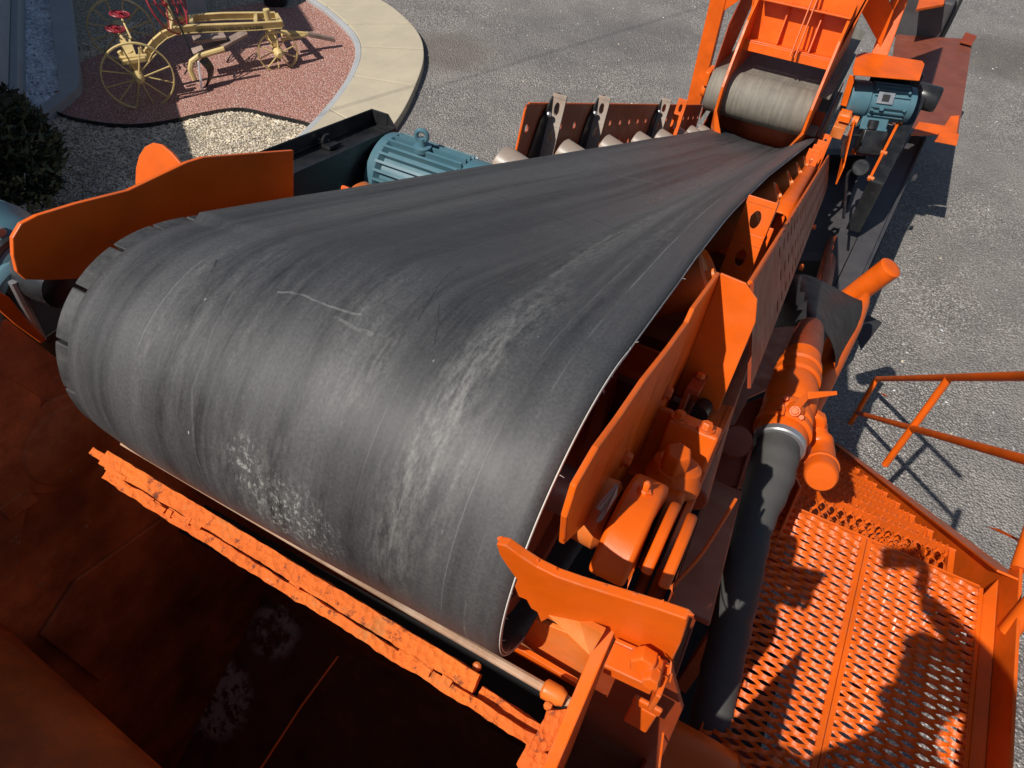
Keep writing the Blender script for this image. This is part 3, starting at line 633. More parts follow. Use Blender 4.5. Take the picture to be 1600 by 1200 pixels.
# head pulley with grooved lagging reaching past the belt on the left
m = MB(); m.lathe(C(XL + .03, 0, 0), C(-.215, 0, 0), [(0, .05), (0, .195), (.88, .262), (.88, .22), (.86, .21), (.86, .05)], 64); pul = obj('head_pulley', m, M['orange_shaded'], conv)
m = MB(); m.cyl(C(-1.42, 0, 0), C(-.145, 0, 0), .045, 20); obj('shaft', m, M['steel'], pul)
NL = 17
for k in range(NL):
    a0 = 2 * math.pi * (k + .03) / NL; a1 = 2 * math.pi * (k + .97) / NL; m = MB(); pts = []
    for i in range(7): a = a0 + (a1 - a0) * i / 6; R1 = rL(a if a < math.pi else a - 2 * math.pi) - .016; pts.append(C(XL, -R1 * math.sin(a), R1 * math.cos(a)))
    for i in range(7): a = a1 + (a0 - a1) * i / 6; R0 = rL(a if a < math.pi else a - 2 * math.pi) - .042; pts.append(C(XL, -R0 * math.sin(a), R0 * math.cos(a)))
    m.prism(pts, EX * .9); obj('lagging_strip', m, M['lagging'], pul, .003)
m = MB(); m.lathe(C(-1.0, 6.6, -.02), C(-.28, 6.6, -.02), [(0, .17), (.72, .17)], 32); tp = obj('tail_pulley', m, M['galv'], conv)
# troughing idlers
def idler(s_, first=None, low=0):
    if first: c = dup(first, conv, C(-.65, s_, 0) - wpos(conv)); return c
    root = bpy.data.objects.new('idler', None); COL.objects.link(root); root.parent = conv; root.location = C(-.65, s_, 0) - wpos(conv)
    def roller(a, b, r, mat):
        L = (b - a).length; m = MB(); m.lathe(a, b, [(0, r * .35), (.0, r * .9), (.006, r), (L - .006, r), (L, r * .9), (L - .012, r * .82), (L - .012, .022)], 28); m.cyl(a - (b - a) * .05, b + (b - a) * .03, .012, 10); return obj('roller', m, mat, root)
    roller(C(-.78, s_, .115), C(-.47, s_, .115), .062, M['galv'])
    roller(C(-.81, s_ - .01, .105 - low), C(-1.19 + low, s_ - .01, .205 - low), .072 - low * .2, M['galv'])
    roller(C(-.42, s_, .10), C(-.155, s_, .300), .066, M['orange_dusty'])
    m = MB(); m.bar(C(-1.28, s_, .0), C(-.10, s_, .0), ES * .08, EN * .012); m.bar(C(-1.28, s_ + .034, .03), C(-.10, s_ + .034, .03), ES * .012, EN * .06)
    m.prism([C(-.10, s_ + .02, 0), C(-.16, s_ + .02, 0), C(-.125, s_ + .02, .27), C(-.10, s_ + .02, .27)], ES * .012); m.prism([C(-1.17, s_ + .02, 0), C(-1.24, s_ + .02, 0), C(-1.225, s_ + .02, .19), C(-1.20, s_ + .02, .19)], ES * .012)
    obj('idler_frame', m, M['orange_far'], root, .003); return root
_g = M['galv']; M['galv'] = M['orange_dusty']; id0 = idler(.62, low=.035); M['galv'] = _g
id1 = idler(1.62)
for k in (2.3, 2.95, 3.6, 4.2, 4.75, 5.25, 5.7): idler(k, id1)
# perforated side plates, both sides
def side_plate(x, s0, s1, n0, n1, mat, nm, flip=1, skip=()):
    m = MB(); cells = []; pitch = .105; N = int((s1 - s0) / pitch); ws = (s1 - s0) / N; rows = 3; hs = (n1 - n0 - .04) / rows
    for i in range(N):
        for j in range(rows):
            cells.append((i * ws, j * hs, (i + 1) * ws, (j + 1) * hs, (i + j) % 2 == 0))
    m.holes(C(x, s0, n0), ES, EN, cells, .021, .010 * 1, 12, .021); m.prism([C(x, s0, n1 - .04), C(x, s1, n1 - .04), C(x, s1, n1), C(x, s0, n1)], EX * -.010 if False else (ES.cross(EN)).normalized() * .010)
    return obj(nm, m, mat, conv)
side_plate(-1.30, 2.0, 6.1, -.02, .40, M['orange_shaded'], 'side_plate')
m = MB(); m.tube([C(-1.295, 2.0, .0), C(-1.295, 2.0, .38), C(-1.295, 2.03, .402), C(-1.295, 6.1, .402)], .006, 8); obj('plate_rim', m, M['orange'], conv)
pex, pey = ES, (EX * -.135 + EN * .38).normalized(); cells = []; Ns = 66; ws = 4.92 / Ns; hs = .255 / 3
for i in range(Ns):
    for j in range(3): cells.append((i * ws, j * hs, (i + 1) * ws, (j + 1) * hs, (i + j) % 2 == 0 and i > 7))
m = MB(); m.holes(C(.020, .60, .075), pex, pey, cells, .020, .008, 12, .020); obj('side_plate', m, M['orange_shaded'], conv)
m = MB(); m.tube([C(.020, .60, .075) + pey * .255, C(.020, 5.5, .075) + pey * .255], .006, 8); obj('plate_rim', m, M['orange'], conv)
# tall slotted angle brackets
def bracket(x, s_, h0, h1, wd, mats, sgn):
    root = bpy.data.objects.new('angle_bracket', None); COL.objects.link(root); root.parent = conv; root.location = C(x, s_, h0) - wpos(conv)
    m = MB(); H_ = h1 - h0; cells = []; 
    cuts_ = [0, H_ - .235, H_ - .145, H_ - .11, H_ - .02, H_]
    for i in range(5): cells.append((0, cuts_[i], wd, cuts_[i + 1], i in (1, 3)))
    m.holes(C(x, s_, h0), EX * sgn, EN, cells, wd * .19, .010, 14, .030); obj('slotted_flange', m, mats[0], root, .0015)
    m = MB(); m.prism([C(x, s_ + .001, h0), C(x, s_ + .001, h1), C(x, s_ + .07, h1 - .0), C(x, s_ + .09, h0)], EX * sgn * .010); obj('side_flange', m, mats[1], root, .0015)
    return root
for s_ in (2.27, 2.95, 4.42): 
    b = bracket(-1.285, s_, .02, .455, .072, (M['galv'], M['black']), 1)  # sunlit flange pale, shaded flange black: the light is set by material
    m = MB(); m.prism([C(-1.29, s_ - .16, .10), C(-1.285, s_ - .10, .33), C(-1.285, s_ - .012, .44), C(-1.285, s_ - .012, .10)], EX * .006); obj('side_web', m, M['black'], b)
    m = MB(); m.lathe(C(-1.275, s_ - .05, .36), C(-1.2, s_ - .05, .36), [(0, .014), (.012, .014), (.02, .008)], 10); obj('bolt', m, M['steel'], b)
bracket(-1.205, 4.60, .02, .475, .07, (M['orange'], M['orange_far']), 1)
for (x, s_, hh) in ((-.103, 1.28, .405), (-.105, 4.30, .40), (-.10, 4.75, .41), (-.10, 5.3, .42), (-.10, 5.9, .45)): bracket(x, s_, .10, hh, .092 if s_ < 2 else .08, (M['orange'], M['orange']), -1)
# flat cover strip along the right frame, edge rolled over
pts0 = [PN(u, v, .24) for u, v in ((1222, 325), (1282, 236))]; 
m = MB(); prof = [(-.140, .300), (-.100, .300), (-.084, .296), (-.074, .284), (-.070, .27), (-.068, .22)]
vs = []; fs = []
for s_ in (1.85, 2.6, 3.4, 4.3, 5.4): vs += [C(x - .010 * (s_ - 1.85), s_, n) for x, n in prof]
n_ = len(prof)
for i in range(4):
    for k in range(n_ - 1): fs.append([i * n_ + k, i * n_ + k + 1, (i + 1) * n_ + k + 1, (i + 1) * n_ + k])
m.add(vs, fs, True); cs = obj('cover_strip', m, M['orange'], conv, sharp=60); sd = cs.modifiers.new('thickness', 'SOLIDIFY'); sd.thickness = .006; sd.offset = 0
# ---- head end guards
def guard(profile, x, th, nm):
    m = MB(); m.prism([C(x, s_, n) for s_, n in profile], EX * th); return obj(nm, m, M['orange'], conv, .003)
L = [PX(u, v, -1.22) for u, v in ((20, 372), (33, 350), (58, 337), (120, 318), (200, 298), (250, 274), (292, 254), (318, 246), (392, 240), (459, 235), (459, 330), (330, 395), (150, 435), (70, 438), (40, 437), (27, 425), (21, 400))]
m = MB(); m.prism(L, EX * -.010); obj('skirt_guard', m, M['orange'], conv, .002)
ear = [PS(u, v, .22) for u, v in ((216, 318), (211, 285), (212, 262), (217, 243), (226, 229), (238, 223), (252, 226), (268, 239), (285, 259), (310, 290))]
m = MB(); m.prism(ear, ES * .008); obj('guard_end_plate', m, M['orange'], conv, .002)
Rg = [PX(u, v, -.138) for u, v in ((872, 846), (875, 805), (890, 755), (925, 695), (960, 648), (1000, 590), (1040, 540), (1068, 502), (1078, 480), (1119, 424))]
Rb = [C(-.118, tx, nn) for tx, nn in ((.33, .08), (.15, .0), (-.12, .0), (-.28, .07))]
m = MB(); m.prism(Rg + [C(-.138, .62, .24), C(-.138, .62, .0), C(-.138, .2, -.02)] + [C(-.138, -.12, .05)], EX * .010); obj('skirt_guard', m, M['orange'], conv, .003)
a = PX(1119, 424, -.138); sa = (a - O0).dot(ES); na = (a - O0).dot(EN)
ear = [C(-.128, sa, na - .0), C(-.07, sa + .002, na - .004), C(-.035, sa + .004, na - .03), C(-.02, sa + .006, na - .08), C(-.02, sa + .01, .02), C(-.128, sa + .01, .02)]
m = MB(); m.prism(ear, ES * .008); obj('guard_end_plate', m, M['orange'], conv, .002)
# right stringer: channel, take-up rails, ledge
m = MB(); m.bar(C(-.095, .42, -.06), C(-.095, 6.3, -.06), EX * .012, EN * .30); m.bar(C(-.085, .42, .09), C(-.085, 6.3, .09), EX * .03, EN * .012); m.bar(C(-.06, .42, -.21), C(-.06, 6.3, -.21), EX * .07, EN * .012); obj('stringer', m, M['orange_shaded'], conv, .002)
m = MB(); m.bar(C(-1.255, .3, -.06), C(-1.255, 6.3, -.06), EX * .012, EN * .30); m.bar(C(-1.29, .3, .09), C(-1.29, 6.3, .09), EX * .07, EN * .012); obj('stringer', m, M['orange_shaded'], conv, .002)
m = MB(); m.bar(C(.003, -.1, -.07), C(.003, .62, -.07), EX * .014, EN * .16); m.bar(C(-.028, .40, .0), C(-.028, .62, .0), EX * .05, EN * .01); obj('take_up_plate', m, M['orange'], conv, .002)
m = MB(); m.tube([C(-.055, .47, .02), C(-.04, 1.35, .02)], .021, 12); obj('take_up_rod', m, M['black'], conv)
m = MB()
for k in range(26): hexnut(m, C(-.085, .5 + k * .22, .0965), EN, .011, .012)
obj('stringer_bolt', m, M['orange'], conv, kind='stuff')
for (s_, n_) in ((.02, .10), (.30, .12), (.30, .02)): m = MB(); hexnut(m, C(-.128, s_, n_), EX, .013, .014); m.cyl(C(-.128, s_, n_), C(-.124, s_, n_), .018, 14); obj('guard_bolt', m, M['orange'], conv)
# lower cross structure seen under the belt edge
m = MB()
for s_ in (.35, .75, 1.15): m.bar(C(-1.25, s_, -.12), C(-.1, s_, -.12), ES * .12, EN * .10)
m.prism([C(-1.24, .55, -.20), C(-.11, .55, -.20), C(-.11, 6.2, -.20), C(-1.24, 6.2, -.20)], EN * -.006)
obj('cross_member', m, M['orange_shaded'], conv, .003)
BO = EX * .005 + ES * -.087 + EN * .05
_C = C
def C(x, s, n): return _C(x, s, n) + BO
# pillow block bearing at the head shaft, right side
m = MB(); ax = C(-.05, 0, 0)
pb = MB(); pb.prism([C(-.098, .17, -.02), C(-.098, .30, -.02), C(-.098, .36, -.09), C(-.098, .36, -.15), C(-.098, .10, -.15)], EX * .085)
bea = obj('bearing_housing', pb, M['orange'], conv, .012, seg=3)
m = MB(); m.prism([C(-.102, .33, .045), C(.0, .33, .045), C(.0, .385, .045), C(-.102, .385, .045)], EN * -.2); m.prism([C(-.15, .375, .04), C(-.102, .375, .04), C(-.102, .39, .04), C(-.15, .39, .04)], EN * -.18); obj('bearing_stop', m, M['orange'], bea, .006)
m = MB(); m.lathe(C(-.05, .245, -.04), C(-.05, .245, .06), [(0, .056), (.012, .056), (.022, .05), (.045, .046), (.052, .036), (.052, .0)], 28); obj('bolt_boss', m, M['orange'], bea)
m = MB(); hexnut(m, C(-.055, .225, .0), EN - ES * .35, .027, .055); hexnut(m, C(-.055, .23, -.01), EN - ES * .35, .034, .02); obj('bolt_head', m, M['orange'], bea, .003)
m = MB()
arc = []
for k in range(13):
    a = math.radians(-65 + 150 * k / 12); arc.append((-.125 * math.sin(a) - .0, .105 * math.cos(a) - .03))
m.prism([C(-.10, s_, n) for s_, n in arc] + [C(-.10, .20, -.06), C(-.10, .05, -.14)], EX * .058, True)
obj('bearing_cap', m, M['orange'], bea, .008, seg=3)
for x in (-.030, .0):
    m = MB(); m.prism([C(x, s_ * .93 - .004 - (.012 if x == 0 else 0), n * .95 - .014) for s_, n in arc[:11]] + [C(x, .12, -.10), C(x, -.05, -.14)], EX * .017, True); obj('bearing_rib', m, M['orange'], bea, .005, seg=3)
for (x_, s_) in ((-.085, .345), (-.03, .345)): m = MB(); hexnut(m, C(x_, s_, .046), EN, .012, .016); m.cyl(C(x_, s_, .044), C(x_, s_, .049), .018, 14); obj('base_bolt', m, M['orange'], bea)
m = MB(); hexnut(m, C(-.072, -.005, .070), EN, .012, .010); m.lathe(C(-.072, -.005, .078), C(-.072, -.005, .1), [(0, .006), (.012, .006), (.016, .003)], 8); obj('grease_fitting', m, M['orange'], bea)
m = MB(); m.lathe(C(-.152, -.0, 0), C(-.10, 0, 0), [(0, .035), (0, .058), (.036, .060), (.045, .05)], 28); obj('shaft_collar', m, M['orange_dusty'], bea)
m = MB(); pk = [(-.118, -.075, .055), (-.124, -.08, .06), (-.122, -.07, .07), (-.112, -.05, .095), (-.108, -.055, .08), (-.112, -.085, .05), (-.116, -.09, .045)]
m.prism([C(*p) for p in pk], (EX * .004)); obj('peeling_tape', m, M['galv'], bea)
C = _C
# ------------------------------------------------------------------ discharge chute below the head pulley
chute = thing('discharge_chute', 'deep dark orange steel chute under the head of the belt', 'chute', (-.7, .2, 1.6))
XW = -1.34
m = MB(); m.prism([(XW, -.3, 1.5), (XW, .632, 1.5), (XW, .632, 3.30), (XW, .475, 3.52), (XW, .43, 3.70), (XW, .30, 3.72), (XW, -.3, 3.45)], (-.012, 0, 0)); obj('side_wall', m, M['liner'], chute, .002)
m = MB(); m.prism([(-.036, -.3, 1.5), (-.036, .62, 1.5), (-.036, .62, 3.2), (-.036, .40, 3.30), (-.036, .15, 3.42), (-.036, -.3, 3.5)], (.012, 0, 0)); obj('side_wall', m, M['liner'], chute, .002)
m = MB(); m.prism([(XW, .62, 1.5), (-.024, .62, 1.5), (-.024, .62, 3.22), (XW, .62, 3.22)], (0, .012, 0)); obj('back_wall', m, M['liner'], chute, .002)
m = MB(); m.prism([(XW - .2, -.31, 1.5), (.06, -.31, 1.5), (.06, -.31, 4.15), (XW - .2, -.31, 4.15)], (0, -.02, 0)); obj('front_wall', m, M['chute'], chute, .003)
m = MB(); m.prism([(XW, -.3, 1.52), (-.03, -.3, 1.52), (-.03, .62, 2.05), (XW, .62, 2.05)], (0, 0, -.03)); fl_n = V((0, -.53, .92)).normalized(); co_ = wpos(chute)
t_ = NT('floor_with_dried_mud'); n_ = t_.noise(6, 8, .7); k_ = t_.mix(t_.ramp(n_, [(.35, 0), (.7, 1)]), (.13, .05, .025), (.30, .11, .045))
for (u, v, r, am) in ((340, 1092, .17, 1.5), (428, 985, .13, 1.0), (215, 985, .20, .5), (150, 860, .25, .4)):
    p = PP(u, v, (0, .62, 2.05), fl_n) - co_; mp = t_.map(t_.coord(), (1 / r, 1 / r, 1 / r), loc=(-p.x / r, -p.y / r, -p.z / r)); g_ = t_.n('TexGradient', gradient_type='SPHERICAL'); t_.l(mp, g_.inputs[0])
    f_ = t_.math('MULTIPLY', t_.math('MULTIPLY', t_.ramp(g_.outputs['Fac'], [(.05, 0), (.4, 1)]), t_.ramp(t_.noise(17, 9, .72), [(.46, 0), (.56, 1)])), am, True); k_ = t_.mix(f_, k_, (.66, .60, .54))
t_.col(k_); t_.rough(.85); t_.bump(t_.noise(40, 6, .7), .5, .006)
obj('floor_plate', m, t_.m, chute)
# rounded lip along the near wall
lp = [(-.30, 3.36), (-.12, 3.25), (-.02, 3.18), (.015, 3.14), (.03, 3.09), (.02, 3.04), (-.02, 3.0)]
e0, e1 = PZ(0, 1000, 3.14), PZ(220, 1200, 3.14); sl_ = (e1.y - e0.y) / (e1.x - e0.x); m = MB(); vs = []
for x in (XW, -.9, -.5, -.05):
    dy = e0.y + sl_ * (x - e0.x) - .015
    vs += [V((x, y + dy if y > -.2 else y, z)) for y, z in lp]
n_ = len(lp); fs = [[i * n_ + k, i * n_ + k + 1, (i + 1) * n_ + k + 1, (i + 1) * n_ + k] for i in range(3) for k in range(n_ - 1)]
m.add(vs, fs, True); o = obj('rolled_lip', m, M['chute'], chute, sharp=80); sd = o.modifiers.new('thickness', 'SOLIDIFY'); sd.thickness = .012; sd.offset = 0
m = MB(); m.prism([(.10, -.7, 2.5), (.10, .25, 2.5), (.10, .25, 3.80), (.10, -.7, 3.80)], (.008, 0, 0)); obj('unseen_side_plate', m, M['orange'], chute, .002)  # unseen plate, sized so its shadow edge falls along the walkway's left
# liner plates and old bearing outline on the left wall
m = MB(); a = PX(100, 690, XW); m.lathe(a - EX * .002, a + EX * .05, [(0, .13), (.012, .13), (.016, .105), (.022, .10), (.03, .07), (.034, .03)], 28); m.bar(a + V((0, -.12, -.05)) + EX * .008, a + V((0, -.19, -.04)) + EX * .008, EZ * .05, EX * .02); obj('bearing_cover', m, M['liner'], chute, .003)
m = MB(); m.prism([PX(u, v, XW + .002) for u, v in ((115, 905), (255, 805), (330, 905), (150, 1060), (60, 990))], (.012, 0, 0)); obj('wear_plate', m, M['liner'], chute, .003)
m = MB(); m.prism([PX(u, v, XW + .002) for u, v in ((-40, 560), (60, 620), (20, 900), (-60, 980))], (.012, 0, 0)); obj('wear_plate', m, M['liner'], chute, .003)
# thin orange strand put in for a line of light across the opening
p0 = PZ(405, 1205, 3.0); p1 = PZ(470, 1105, 3.05); p2 = PZ(528, 1026, 3.1)
m = MB(); m.tube([p0, p1, p2], .0024, 6); obj('light_line', m, M['orange'], chute)
# orange gusset, lit edges at the far left
m = MB(); m.prism([PX(u, v, XW + .03) for u, v in ((-20, 446), (10, 462), (38, 498), (68, 528), (60, 534), (20, 505), (-20, 470))], (.01, 0, 0)); m.prism([PX(u, v, XW - .02) for u, v in ((-20, 492), (20, 515), (44, 532), (40, 534), (-20, 502))], (.008, 0, 0)); obj('corner_gusset', m, M['orange'], chute, .002)
# ------------------------------------------------------------------ belt scraper
scr = thing('belt_scraper', 'rough mud caked orange scraper bars below the pulley face', 'scraper', PZ(500, 920, 3.45))
def caked(a, b, wv, hv, nl, nw, nh, amp, seed, nm='scraper_bar', mat='crusty'):
    m = grid_box(a, b, wv, hv, nl, nw, nh); m.lump(amp, 24, seed); return obj(nm, m, M[mat], scr, sharp=50)
upz = V((0, -.35, .94)).normalized(); upy = V((0, -.94, -.35)).normalized()
a, b = PZ(166, 716, 3.455), PZ(746, 1068, 3.455)
caked(a, b, upy * .031, upz * .022, 220, 6, 4, .0020, 1)
a, b = PZ(170, 744, 3.435), PZ(852, 1168, 3.435); caked(a, b, upy * .019, upz * .034, 260, 5, 6, .0032, 4)
rnd = random.Random(21)
for k in range(10):
    t0 = rnd.random(); u0 = 166 + t0 * 600; v0_ = 730 + t0 * 372 + rnd.uniform(-9, 12); ln = rnd.uniform(14, 46); p_ = PZ(u0, v0_, 3.452); q_ = PZ(u0 + ln, v0_ + ln * .62, 3.452); caked(p_, q_, upy * rnd.uniform(.008, .018), upz * rnd.uniform(.012, .020), 26, 7, 5, .0035, k, 'mud_lump')
a, b = PZ(146, 706, 3.45), PZ(166, 719, 3.45); caked(a, b, upy * .014, upz * .02, 6, 4, 4, .003, 6, 'mud_lump')
a, b = PZ(750, 1085, 3.42), PZ(842, 1148, 3.42); caked(a, b, upy * .03, upz * .03, 40, 8, 6, .003, 9, 'mud_lump')
a, b = PZ(842, 1142, 3.44), PZ(895, 1135, 3.44); caked(a, b, upy * .07, upz * .05, 24, 20, 10, .005, 12, 'end_block')
a, b = PZ(820, 1170, 3.38), PZ(862, 1215, 3.38); caked(a, b, upy * .05, upz * .06, 20, 12, 10, .006, 15, 'end_block')
m = MB(); m.bar(PY(250, 752, .43) + V((0, .02, -.20)), PY(900, 1110, .43) + V((0, .02, -.20)), EY * .09, EZ * .008); obj('dark_gap_strip', m, M['matte_black'], scr)  # matte black strip filling the gap behind the bars
p0 = PY(190, 693, .395); p1 = PY(884, 1094, .395); m = MB(); m.tube([p0, p0.lerp(p1, .35), p0.lerp(p1, .7), p1 + EX * .03], [.004, .006, .008, .009], 10); obj('cleaner_shaft', m, M['pink_pipe'], scr)
q = PY(866, 1084, .39); m = MB(); m.lathe(q - EX * .022, q + EX * .02, [(0, .012), (.004, .017), (.03, .017), (.042, .012)], 14); hexnut(m, q + V((0, -.02, .0)), V((0, -1, .2)), .008, .008); obj('shaft_collar', m, M['orange_dusty'], scr)
q = PZ(746, 1042, 3.44); m = MB(); m.lathe(q, q + V((0, -.3, 1)), [(0, .008), (.012, .008), (.016, .004)], 8); obj('stud', m, M['orange_dusty'], scr)
# ------------------------------------------------------------------ torch-cut wing plate and its bracket at the right end of the pulley
wing = thing('scraper_bracket', 'orange torch cut wing plate on a bracket at the right end of the pulley', 'bracket', PY(930, 980, .34))
m = MB(); rnd = random.Random(5)
top = [(775, 850), (790, 853), (812, 869), (838, 886), (868, 901), (905, 914), (940, 925), (985, 939), (1030, 953), (1073, 968)]
jag = [(x + rnd.uniform(-2, 2), y + rnd.uniform(-2, 2)) for x, y in ((1072, 975), (1062, 1005), (1048, 1034), (1030, 1024), (985, 1009), (955, 998), (915, 985), (880, 975), (858, 968), (846, 971), (838, 958), (828, 952), (822, 939), (812, 931), (805, 918), (806, 905), (792, 882), (780, 866))]
m.prism([PY(u, v, .335) for u, v in top + jag], (0, .012, 0)); wp = obj('wing_plate', m, M['orange'], wing, .0015)
m = MB(); pp = [PY(u, v, .337) + V((0, .007, .001)) for u, v in top]; m.tube(pp, .0028, 6)
for p in pp: 
    if rnd.random() < .6: m.tube([p, p + V((rnd.uniform(-.004, .004), rnd.uniform(-.003, .003), .006))], [.003, .001], 5)
obj('weld_bead', m, M['orange'], wp)
m = MB(); m.prism([PY(856, 962, .334), PY(905, 972, .334), PY(943, 990, .32), PY(922, 1025, .31)], (0, .008, 0)); obj('gusset_plate', m, M['orange_dusty'], wing, .001)
xa = -.034; 
bp = [PX(958, 961, xa), PX(945, 968, xa), PX(860, 1120, xa), PX(800, 1220, xa)]
y0 = .345; m = MB(); m.prism([(xa, .372, 3.945), (xa, .36, 3.955), (xa, .02, 3.62), (xa, .02, 3.2), (xa, .372, 3.2)], (.016, 0, 0)); obj('bracket_plate', m, M['orange'], wing, .002)
g0 = PY(960, 1003, .325); g1 = PY(1042, 1040, .325); m = MB(); dd = g1 - g0; m.prism([g0, g1, g1 + V((0, -.0, -.10)), g0 + V((0, 0, -.10))], (0, .006, 0)); m.prism([g0, g1, g1 + V((0, -.03, .002)), g0 + V((0, -.03, .002))], (0, 0, -.008)); m.prism([g1, g1 + V((0, -.035, 0)), g1 + V((0, -.035, -.05)), g1 + V((0, 0, -.08))], (.006, 0, 0)); obj('bolt_box', m, M['orange'], wing, .0015)
q = PY(998, 1050, .30); m = MB(); hexnut(m, q + V((0, .02, 0)), V((.1, -1, .3)), .016, .018); hexnut(m, q + V((.012, .02, -.004)), V((.1, -1, .3)), .011, .03); obj('hex_bolt', m, M['orange'], wing, .001)
m = MB(); q = PY(1040, 1040, .315); 
for k in range(14): 
    a = q + V((rnd.uniform(-.012, .01), rnd.uniform(-.01, .01), rnd.uniform(-.03, .01))); m.tube([a, a + V((rnd.uniform(-.02, .01), rnd.uniform(-.01, .005), rnd.uniform(-.02, .005)))], .0012, 4)
obj('torn_strands', m, M['orange'], wing, kind='stuff')
# plate lit behind the bracket, lower shaded plates, round housing
m = MB(); m.prism([PY(u, v, .47) for u, v in ((836, 968), (892, 992), (925, 1022), (902, 1066), (815, 1004))], (0, .008, 0)); obj('inner_plate', m, M['orange_dusty'], wing, .001)
m = MB(); m.prism([PY(u, v, .44) for u, v in ((800, 1008), (900, 1068), (903, 1076), (797, 1016))], (0, .01, 0)); obj('inner_rib', m, M['orange'], wing, .001)
m = MB(); m.prism([PY(u, v, .46) for u, v in ((958, 1010), (1048, 1046), (1066, 1110), (1010, 1240), (860, 1240), (905, 1120))], (0, .01, 0)); obj('lower_plate', m, M['orange_shaded'], wing, .002)
m = MB(); m.prism([(.115, -.3, 1.2), (.115, 2.2, 1.2), (.115, 2.2, 2.55), (.115, .9, 3.05), (.115, .3, 3.2), (.115, -.3, 3.2)], EX * .008); m.prism([(-.02, .55, 1.2), (.113, .55, 1.2), (.113, .55, 3.25), (-.02, .55, 3.45)], EY * .008); obj('side_shield', m, M['orange_shaded'], wing, .002)
m = MB(); q = PY(1000, 1120, .40); m.box(q, EX * .02, EY * .004, EZ * .045); m.box(q + V((.0, -.006, .075)), EX * .022, EY * .004, EZ * .012); obj('slot_frame', m, M['orange'], wing, .003)
m = MB(); q = PZ(1015, 1190, 2.72); m.lathe(q - EX * .1, q + V((.20, 0, 0)), [(0, .125), (.23, .125), (.285, .12), (.30, .10), (.30, .0)], 36); obj('round_housing', m, M['orange'], wing)
m = MB()
for (pts, r) in ((((1035, 905), (1033, 950), (1040, 990), (1050, 1040), (1042, 1100), (1030, 1200)), .0022), (((1045, 905), (1060, 960), (1056, 1000), (1046, 1090)), .0018), (((1150, 780), (1100, 860), (1062, 905), (1048, 920)), .004)):
    m.tube(smooth_path([PZ(u, v, 3.35) for u, v in pts], 4), r, 6)
obj('hanging_wire', m, M['orange'], wing)
# ------------------------------------------------------------------ reducer, belt guard and motor on the left of the conveyor
red = thing('gear_reducer', 'blue grey gear reducer at the far left end of the head shaft', 'gearbox', C(-1.55, 0, 0))
m = MB(); c = PX(0, 400, -1.45); m.lathe(c - EX * .22, c + EX * .10, [(0, .08), (.02, .10), (.2, .11), (.22, .095), (.27, .09), (.30, .07), (.32, .04)], 28); obj('housing', m, M['blue'], red)
m = MB(); m.torus(c + EX * .075, EX, .065, .012, 28, 8); m.lathe(c + EX * .09, c + EX * .2, [(0, .05), (.06, .05), (.1, .045), (.11, .02)], 20); obj('seal_ring', m, M['black'], red)
m = MB()
for k in range(8): q = k * math.pi / 4; hexnut(m, c + EX * .055 + EY * math.cos(q) * .085 + EZ * math.sin(q) * .085, EX, .012, .016)
obj('cover_bolts', m, M['steel'], red)
c2 = PX(52, 470, -1.36); m = MB(); m.torus(c2, EX, .085, .022, 24, 8, .55, -.3, EZ); m.box(c2 + V((-.03, .05, -.02)), EX * .05, EY * .08, EZ * .06); obj('torque_arm', m, M['blue'], red, .01)
m = MB(); m.box(c2 + V((-.05, .02, .03)), EX * .04, EY * .10, EZ * .08); obj('coupling_guard', m, M['black'], red, .02)
m = MB(); a, b = PX(20, 440, -1.33), PX(66, 530, -1.33); m.tube([a, b], .009, 8); obj('tie_rod', m, M['steel'], red)
gx0, gx1 = -1.74, -1.62
gd = thing('belt_guard', 'long black sheet metal drive belt guard beside the conveyor left edge', 'guard', (gx0, 1.4, 3.2))
A_ = PX(618, 200, gx1); B_ = PX(0, 474, gx1); dv = (A_ - B_).normalized(); up = EX.cross(dv); up = up if up.z > 0 else -up; B_ = B_ - dv * .1
m = MB(); m.prism([B_, A_, A_ - up * .36, B_ - up * .36], EX * -.006); m.prism([B_ + EX * (gx0 - gx1), A_ + EX * (gx0 - gx1), A_ + EX * (gx0 - gx1) - up * .36, B_ + EX * (gx0 - gx1) - up * .36], EX * .006); obj('side_panel', m, M['black'], gd, .002)
m = MB(); m.prism([A_, A_ + EX * (gx0 - gx1), A_ + EX * (gx0 - gx1) - up * .36, A_ - up * .36], dv * .006); obj('end_panel', m, M['black'], gd, .002)
m = MB(); m.prism([B_ - up * .012 - EX * .008, A_ - up * .012 - EX * .008, A_ - up * .012 + EX * (gx0 - gx1 + .008), B_ - up * .012 + EX * (gx0 - gx1 + .008)], up * -.006); obj('lid', m, M['black'], gd, .002)
m = MB(); m.bar(B_ + EX * (gx0 - gx1 + .004) + up * .035, A_ + EX * (gx0 - gx1 + .004) + up * .022, EX * .006, up * .05); m.bar(A_ + EX * (gx0 - gx1) + up * .022, A_ + EX * -.04 + up * .022, dv * .006, up * .05); m.prism([A_ + EX * -.04 + up * .047, A_ + EX * -.04, A_ + EX * .0], dv * .006); obj('lid_rim', m, M['black'], gd, .002)
q = A_ + EX * (gx0 - gx1 + .03) - dv * .32; m = MB(); m.torus(q + up * .01, EX, .022, .006, 16, 6); m.box(q + EX * .02, EX * .02, dv * .03, up * .006); obj('latch', m, M['black'], gd)
